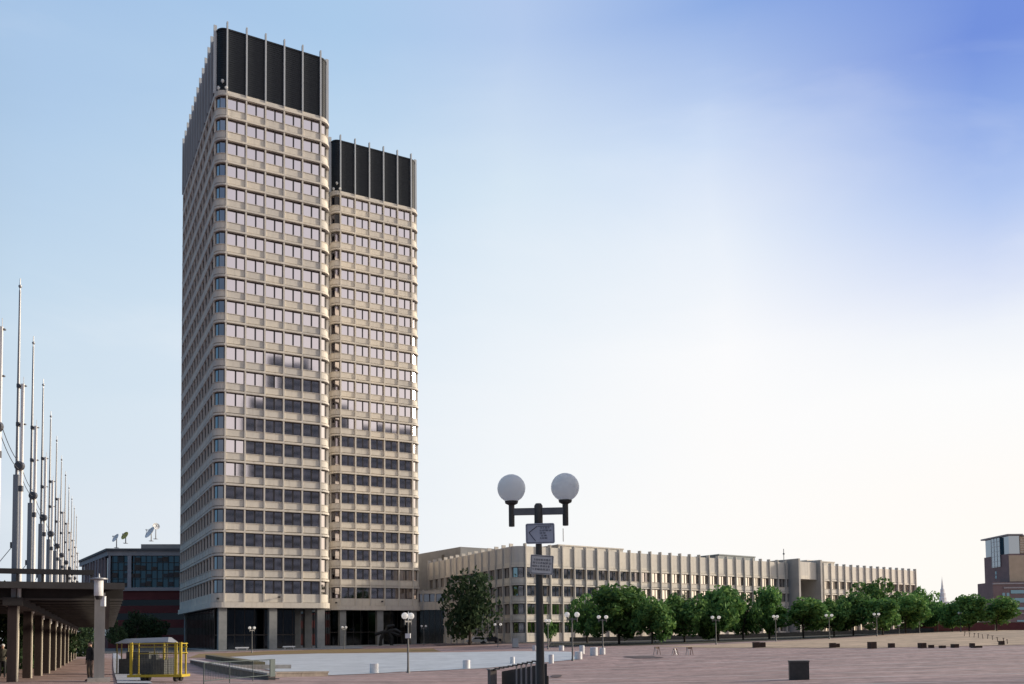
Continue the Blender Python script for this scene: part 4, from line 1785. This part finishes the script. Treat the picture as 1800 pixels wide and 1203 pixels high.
m.box(-w2 + .5, w2 - .9, .2, .7, 12.6 * S, 38 * S)
m.box(-w2 + .9, w2 - 1.3, .3, .6, 38 * S + .002, 47 * S)
m.build('equipment_cover', MESHG, tr)
for x in (-w2 + .6, w2 - .35):
    for y in (.2, .7):
        m = MB()
        m.M = Matrix.Translation((x, y, .17)) @ Matrix.Rotation(math.pi / 2, 4, 'Y')
        m.lathe([(.1, -.07), (.17, -.06), (.17, .06), (.1, .07)], n=14)
        m.build('wheel', DARK, tr)
# canopied cart behind
X, Y = xat(260, 58), 58
ct = thing('canopied_cart', 'vendor cart with sloping pale grey roof behind the yellow trailer', 'cart', (X, Y, g(X, Y)), R(-2))
S = Y / F
m = MB()
zt = EYE - g(X, Y)
e0 = [(-49 * S, -.8, zt - 2 * S), (45 * S, -.8, zt - .5 * S), (45 * S, .9, zt - 2 * S), (-49 * S, .9, zt - 3 * S)]
e1 = [(-38 * S, -.1, zt + 6 * S), (38 * S, -.1, zt + 8 * S), (38 * S, .4, zt + 7.5 * S), (-38 * S, .4, zt + 6 * S)]
m.face(e1)
for k in range(4):
    m.face([e0[k], e0[(k + 1) % 4], e1[(k + 1) % 4], e1[k]])
m.face(e0[::-1])
m.build('roof', TARP, ct)
fyf = mat('faded_yellow_frame', (.25, .21, .06), (.32, .27, .08), 3, .6)
for x in (-46 * S, -38 * S, 20 * S, 42 * S):
    for y in (-.75, .8):
        m = MB()
        m.box(x, x + .06, y, y + .06, -.3, zt - 2 * S)
        m.build('post', fyf, ct)
m = MB()
m.box(-1.5, 1.5, -.9, 1.1, -.2, 1.05)
m.box(-1.2, .3, -.5, .9, 1.052, 1.5)
m.build('counter', MESHG, ct)

# ------------------------------------------------------------------ basin edge stonework
def wallseg(name, label, cat, px0, px1, w_, h, material, cap=None, group=None):
    a, b = hit(*px0), hit(*px1)
    L_ = math.hypot(b[0] - a[0], b[1] - a[1])
    ang = math.atan2(b[1] - a[1], b[0] - a[0])
    za, zb = g(*a), g(*b)
    o = thing(name, label, cat, (a[0], a[1], za), 0, group)
    o.rotation_euler = (0, -math.atan2(zb - za, L_), ang)
    m = MB()
    n = max(1, int(L_ / 2.4))
    for k in range(n):
        m.box(L_ * k / n + .012, L_ * (k + 1) / n - .012, 0, w_, -.5, h)
    m.build('wall', material, o)
    if cap:
        m = MB()
        for k in range(n):
            m.box(L_ * k / n + .008, L_ * (k + 1) / n - .008, -.06, w_ + .06, h + .003, h + .1)
        m.build('coping', cap, o)
    return o


wallseg('curb_wall', 'long dark curb wall with pale coping running diagonally to the basin', 'wall', (334, 1166), (472, 1196), .34, .26, STONEB, mat('pale_coping', (.45, .42, .38), (.52, .49, .45), 2, .8))
wallseg('planter_wall', 'olive brown low block wall at the left tip of the basin', 'wall', (361, 1158), (446, 1173), 1.0, .45, mat('mossy_stone', (.10, .085, .045), (.15, .13, .075), 1.5, .9))
wallseg('stone_bench', 'narrow grey stone slab bench at the basin corner', 'bench', (408, 1177), (512, 1176), .6, .35, STONE)
wallseg('stone_step', 'wide brown stone slab at the left front corner of the basin', 'step', (478, 1191), (577, 1189), 1.4, .22, STONEB, mat('brown_coping', (.15, .13, .115), (.20, .175, .155), 2, .8))

# crowd barrier
a, b = hit(358, 1206), hit(483, 1199)
L_ = math.hypot(b[0] - a[0], b[1] - a[1])
cb = thing('crowd_barrier', 'grey green steel crowd barrier with solid end panel at the bottom left', 'barrier', (a[0], a[1], g(*a)), math.atan2(b[1] - a[1], b[0] - a[0]))
hB = .92
m = MB()
m.tube((0, 0, hB), (L_, 0, hB), .022, n=8)
m.tube((0, 0, .2), (L_, 0, .2), .02, n=8)
for x in (0, L_ * .33, L_ * .66):
    m.tube((x, 0, 0), (x, 0, hB), .022, n=8)
m.build('frame', TEAL, cb)
m = MB()
k = .12
while k < L_ - .4:
    m.tube((k, 0, .2), (k, 0, hB), .008, n=5)
    k += .12
m.build('bar', TEAL, cb)
m = MB()
m.box(L_ - .45, L_, -.02, .02, .12, hB + .02)
m.build('end_panel', TEAL, cb)
for x in (.3, L_ - .2):
    m = MB()
    m.box(x - .03, x + .03, -.35, .35, 0, .04)
    m.build('foot', TEAL, cb)

# ------------------------------------------------------------------ stair railing
a, b = hit(866, 1210), hit(944, 1206)
a, b = np.array([xat(862, 33.0), 33.0]), np.array([xat(944, 29.5), 29.5])
L_ = float(np.linalg.norm(b - a))
sr = thing('stair_railing', 'black stair railing with solid dark panel and pale balusters beside the lamp post', 'railing', (a[0], a[1], g(*a)), math.atan2(b[1] - a[1], b[0] - a[0]))
z0r, z1r = at(862, 1177, 33)[2] - g(*a), at(944, 1160.5, 29.5)[2] - g(*a)
m = MB()
n = 10
for k in range(n):
    t0, t1 = k / n, (k + 1) / n
    zt_ = z0r + (z1r - z0r) * (t0 + t1) / 2
    m.box(L_ * t0 + .01, L_ * t1 - .005, -.03, .03, zt_ - .05, zt_, 0)
m.build('handrail', DARK, sr)
m = MB()
m.face([(0.22, .35, -.6), (L_, .35, -.6), (L_, .35, z1r - .12), (.22, .35, z0r - .08)])
m.face([(0.22, .36, -.6), (.22, .36, z0r - .08), (L_, .36, z1r - .12), (L_, .36, -.6)])
m.box(.2, L_, .37, .42, -.6, z0r - .12)
m.build('dark_panel', DARK, sr)
BAL = mat('pale_steel_baluster', (.34, .34, .35), None, rough=.4, metal=.4)
for t in (.58, .68, .78, .88, .98):
    m = MB()
    m.box(L_ * t - .022, L_ * t + .022, -.022, .022, -.5, z0r + (z1r - z0r) * t - .06)
    m.build('baluster', BAL, sr)
m = MB()
m.box(-.02, .24, -.12, .14, -.6, z0r - .02, 0)
m.box(-.05, .27, -.15, .17, z0r - .017, z0r + .03, 1)
m.build('end_post', [STONEB, STONE], sr)
m = MB()
m.box(L_ + .02, L_ + .13, -.06, .06, -.6, z1r - .05)
m.build('end_post', STEEL, sr)
m = MB()
m.tube((.5, -.3, -.1), (L_ * .9, -.3, .12), .018, n=6)
m.build('lower_rail', CABLE, sr)

# ------------------------------------------------------------------ white barrels
BG = 'white concrete barrels around the basin'


def barrel_proto():
    m = MB()
    m.lathe([(.40, 0), (.44, .04), (.44, .92), (.40, .95), (.36, .95), (.34, .88)], n=18)
    o = m.build('white_barrel', WHITEP, None, True)
    return o


br = [(657.5, 1184, 15, 18, 'white barrel at the front rim of the basin, left of the basin lamp'),
      (820, 1176, 13, 16, 'white barrel at the front rim of the basin, right of the basin lamp'),
      (901, 1167.5, 8, 13, 'pale white barrel just above the black stair railing'),
      (969, 1166.5, 9, 16, 'white barrel just right of the foreground lamp post'),
      (940, 1144, 8, 9, 'small white barrel just left of the foreground lamp post'),
      (987, 1144, 9, 9, 'small white barrel behind the basin end, left of the barrel cluster'),
      (1023, 1150, 9, 15, 'rear white barrel of the touching pair beside the tall twin globe lamp'),
      (1017, 1159.5, 13, 14, 'front white barrel of the touching pair beside the tall twin globe lamp'),
      (1044, 1153, 13, 15, 'wide white barrel of the right hand pair'),
      (1059, 1151, 10, 12, 'rightmost white barrel, beside the lamp before the broad tree')]
pb = barrel_proto()
for i, (px, yb, w_, h_, lab) in enumerate(br):
    X, Y = hit(px, yb)
    o = pb if i == 0 else pb.copy()
    if i:
        COL.objects.link(o)
    o.location = (X, Y, g(X, Y) - .02)
    S = Y / F
    o.scale = (w_ * S / .88, w_ * S / .88, h_ * S / .95)
    tag(o, lab, 'barrel', BG)
X, Y = hit(906, 1139)
ub = thing('utility_box', 'tall pale grey utility cabinet behind the basin', 'cabinet', (X, Y, g(X, Y)), .2)
S = Y / F
m = MB()
m.box(-4.6 * S, 4.6 * S, -.4, .4, .1, 16 * S)
m.box(-4.9 * S, 4.9 * S, -.45, .45, 16 * S + .002, 16.8 * S)
m.build('body', mat('pale_grey_cabinet', (.40, .43, .44), (.46, .49, .50), 1, .6), ub)
m = MB()
m.box(-5.5 * S, 5.5 * S, -.5, .5, -.3, .1)
m.build('plinth', STONEB, ub)

# ------------------------------------------------------------------ dark blocks
def block_proto(name, material):
    bm = bmesh.new()
    bmesh.ops.create_cube(bm, size=1)
    for v in bm.verts:
        v.co.z += .5
    bmesh.ops.bevel(bm, geom=bm.edges[:], offset=.03, segments=2, affect='EDGES')
    me = bpy.data.meshes.new(name)
    bm.to_mesh(me)
    bm.free()
    me.materials.append(material)
    o = bpy.data.objects.new(name, me)
    COL.objects.link(o)
    return o


X, Y = hit(1404.5, 1195)
S = Y / F
bb = thing('granite_bollard', 'large black square granite block standing alone on the plaza at lower right', 'bollard', (X, Y, g(X, Y)), R(-14))
m = MB()
m.box(-16.2 * S, 16.2 * S, -16.2 * S, 16.2 * S, -.1, 30.5 * S)
m.build('body', BLACKB, bb)
m = MB()
m.box(-17 * S, 17 * S, -17 * S, 17 * S, 30.5 * S + .003, 33.4 * S)
m.build('cap', mat('dark_cap_stone', (.08, .075, .068), (.11, .105, .095), 5, .7), bb)
bk = block_proto('stone_block', RUST)
blocks = [(1329, 1139, 10, 10, 'left brown block of the pair below the narrow upright tree'), (1340.5, 1138.5, 9, 9, 'right brown block of the pair below the narrow upright tree'),
          (1463.5, 1139, 10, 8.5, 'left brown block of the pair below the slim tree by the portal'), (1472.5, 1138.5, 6, 7, 'small right brown block of the pair below the slim tree by the portal'),
          (1533, 1140.5, 12.5, 12, 'biggest brown block on the edge of the beige slope'), (1567, 1139, 9, 8, 'lone brown block just right of the biggest brown block'),
          (1621, 1139.5, 11, 9, 'brown block below the end of the office building'), (1637, 1139.5, 8.5, 5.5, 'low brown block left of the steeple line'),
          (1656.5, 1139.5, 8.5, 4.5, 'lowest flat brown block below the church steeple'), (1678.5, 1139, 10, 6.5, 'brown block right of the church steeple line'),
          (1709, 1138.5, 7, 7.5, 'brown block standing at the end of a long slab'), (1716.5, 1139.2, 16, 3.5, 'long flat brown slab on the beige slope'),
          (1760.5, 1134.5, 7.5, 7.5, 'rightmost brown block, beside the small stakes')]
for i, (px, yb, w_, h_, lab) in enumerate(blocks):
    X, Y = hit(px, yb)
    o = bk if i == 0 else bk.copy()
    if i:
        COL.objects.link(o)
    S = Y / F
    o.location = (X, Y, g(X, Y) - .05)
    o.scale = (w_ * S, min(w_, 10) * S, h_ * S + .05)
    o.rotation_euler = (0, 0, R(random.uniform(-15, 15)))
    tag(o, lab, 'block', 'brown stone blocks along the beige slope')
# small stakes on the slope
m = MB()
m.lathe([(.05, -.1), (.05, .95), (.02, 1.0)], n=6)
m.box(-.16, .16, -.03, .03, .86, .96)
st = m.build('wooden_stake', mat('weathered_stake', (.13, .10, .08), (.2, .16, .13), 5, .9))
for i, (px, yb) in enumerate([(1695, 1119), (1704, 1120.5), (1712, 1121.5), (1720, 1122), (1728, 1123.5), (1736, 1124), (1745, 1126), (1754, 1129), (1764, 1130), (1771, 1132.5)]):
    X, Y = hit(px, yb)
    o = st if i == 0 else st.copy()
    if i:
        COL.objects.link(o)
    o.location = (X, Y, g(X, Y))
    o.rotation_euler = (R(random.uniform(-8, 8)), R(random.uniform(-8, 8)), random.uniform(0, 3))
    o.scale = (.8, .8, .55 * Y / 100)
    tag(o, 'thin wooden stake in the slanting row on the beige slope at far right', 'stake', 'row of thin wooden stakes on the slope')

# ------------------------------------------------------------------ sawhorses
WOODL = mat('faded_brown_plank', (.16, .10, .08), (.22, .15, .12), 3, .85)


def sawhorse(label, px, yb, h_px, w_px, rz):
    X, Y = hit(px, yb)
    S = Y / F
    t = thing('sawhorse_barrier', label, 'sawhorse', (X, Y, g(X, Y)), rz, 'sawhorse barriers on the plaza')
    w, h = w_px * S, h_px * S
    m = MB()
    m.box(-w / 2, w / 2, -.03, .03, h * .78, h)
    m.build('plank', WOODL, t)
    for s in (-1, 1):
        for q in (-1, 1):
            m = MB()
            m.M = Matrix.Translation((s * w * .4, 0, 0))
            m.tube((0, q * .26, 0), (0, q * .05, h * .96), .035, .03, 6)
            m.build('leg', STEEL if s < 0 else WOODL, t)
    return t


sawhorse('left grey legged sawhorse of the three on the brick plaza', 1155, 1151.5, 14, 11, R(35))
sawhorse('middle brown sawhorse of the three on the brick plaza', 1187, 1152, 12, 13, R(60))
sawhorse('right sawhorse of the three on the brick plaza', 1212, 1152, 14, 11, R(20))

# irregular dark patches laid on the paving
PATCHM = mat('dark_paving_patch', (.055, .035, .035), (.09, .06, .06), 1, .9)
for (cx_, cy_, rx_, ry_) in ((1131, 1156, 32, 2.0), (978, 1189.5, 11, 2.0)):
    pts = []
    for k in range(18):
        t = 2 * math.pi * k / 18
        rr = 1 + .25 * math.sin(3 * t + cx_) * math.cos(t)
        pts.append(hit(cx_ + rx_ * math.cos(t) * rr, cy_ + ry_ * math.sin(t) * rr))
    sheet('patch', pts, PATCHM, .035, 1.5, 'dark area on the brick paving', 'patch')

# ------------------------------------------------------------------ benches, sculpture, cars
def bench(label, px, yb, wpx, Y, rz):
    X = xat(px, Y)
    S = Y / F
    t = thing('stone_bench', label, 'bench', (X, Y, g(X, Y) + .05), rz, 'pale benches under the front tower')
    w = wpx * S
    m = MB()
    m.box(-w / 2, w / 2, -.3, .3, .38, .62)
    m.build('seat', WHITEP, t)
    for s in (-1, 1):
        m = MB()
        m.box(s * w * .36 - .12, s * w * .36 + .12, -.22, .22, -.1, .38)
        m.build('leg', STONE, t)


bench('pale stone bench under the front tower, left of the middle column', 425.5, 1139, 23, 164, R(20))
bench('pale stone bench under the front tower, right of the middle column', 508, 1138, 21, 170, R(20))
Y = 196.0
X = xat(680, Y)
sc_ = thing('bronze_sculpture', 'dark abstract bronze sculpture on two legs before the rear tower', 'sculpture', (X, Y, g(X, Y)), R(10))
m = MB()
BRZ = mat('dark_bronze', (.012, .014, .015), (.025, .028, .028), 2, .5, .5)
for pts in ([(-1.5, 0, -.2), (-1.3, 0, 1.6), (-.8, 0, 3.0)], [(1.0, 0, -.2), (1.1, 0, 1.7), (.4, 0, 3.1)], [(-2.6, 0, 2.6), (-.6, 0, 3.2), (1.0, 0, 3.0), (2.6, 0, 2.4)], [(-.3, 0, 3.1), (.2, 0, 4.3), (1.4, 0, 4.5)], [(.2, 0, 3.3), (1.8, 0, 3.6), (2.9, 0, 3.0)]):
    for p0, p1 in zip(pts[:-1], pts[1:]):
        m.tube(p0, p1, .42, .34, 9)
        m.sphere(p1, .38, 10)
m.build('figure', BRZ, sc_, True)
m = MB()
m.box(-2.4, 2.2, -.9, .9, -.4, .12)
m.build('plinth', STONE, sc_)


def car(label, px, Y, rz, paint):
    X = xat(px, Y)
    t = thing('parked_car', label, 'car', (X, Y, g(X, Y) + .07), rz, 'cars parked before the low building')
    prof = [(-2.2, .35), (-2.25, .75), (-1.7, .92), (-1.0, .98), (-.45, 1.42), (.9, 1.44), (1.55, 1.02), (2.15, .9), (2.25, .6), (2.2, .35)]
    m = MB()

    def body(mb, pr, w_, mi=0):
        n_ = len(pr)
        i = mb._add([(x, -w_, z) for x, z in pr] + [(x, w_, z) for x, z in pr])
        for k in range(n_):
            q = (k + 1) % n_
            mb.f.append((i + k, i + q, i + n_ + q, i + n_ + k))
            mb.m.append(mi)
        mb.f.append(tuple(i + k for k in range(n_))[::-1])
        mb.f.append(tuple(i + n_ + k for k in range(n_)))
        mb.m += [mi, mi]
    body(m, prof, .86)
    m.build('body', paint, t)
    m = MB()
    body(m, [(-.88, 1.0), (-.42, 1.36), (.86, 1.38), (1.4, 1.03)], .875)
    m.build('window', GLASSD, t)
    for x in (-1.4, 1.4):
        for y in (-.8, .8):
            m = MB()
            m.M = Matrix.Translation((x, y, .32)) @ Matrix.Rotation(math.pi / 2, 4, 'X')
            m.lathe([(.2, -.1), (.32, -.1), (.32, .1), (.2, .1)], n=14)
            m.build('wheel', DARK, t)


car('white car parked before the low building, left of the lamp', 837, 190, R(15), mat('white_car_paint', (.6, .61, .62), None, rough=.3))
car('dark car parked just right of the white car', 862, 191, R(15), mat('dark_car_paint', (.03, .03, .035), None, rough=.3))

# ------------------------------------------------------------------ buildings seen only as reflections in the tower glass
REFM = two_scale('dark_brown_concrete', (.44, .41, .41), (.54, .50, .49), (.33, .31, .32), .05, .3, .85)


def refl(label, p0, p1, depth, h, steps):
    L_ = math.hypot(p1[0] - p0[0], p1[1] - p0[1])
    t = thing('office_high_rise', label, 'building', (p0[0], p0[1], 0), math.atan2(p1[1] - p0[1], p1[0] - p0[0]))
    m = MB()
    for a, b, z in steps:
        m.box(a * L_, b * L_, -depth, 0, -2, z * h)
    m.build('wall', REFM, t)
    m = MB()
    for a, b, z in steps:
        k = 4
        while k < z * h - 3:
            m.box(a * L_ + .6, b * L_ - .6, .02, .12, k, k + 1.6)
            k += 4
    m.build('ribbon_window', GLASSD, t)


refl('dark high rise behind the viewer seen as a stepped reflection in both towers', (95, -12), (190, 72), 30, 122, [(0, .08, .92), (.0801, .22, 1.06), (.2201, .5, 1.02), (.5001, 1, .93)])
refl('lower dark block behind the viewer reflected in the lowest windows', (52, -42), (100, -14), 25, 70, [(0, .6, .97), (.6001, 1, 1.05)])
refl('dark mid rise reflected in the left windows of the long low building', (186, 112), (188, 174), 25, 34, [(0, .7, 1), (.7001, 1, .92)])
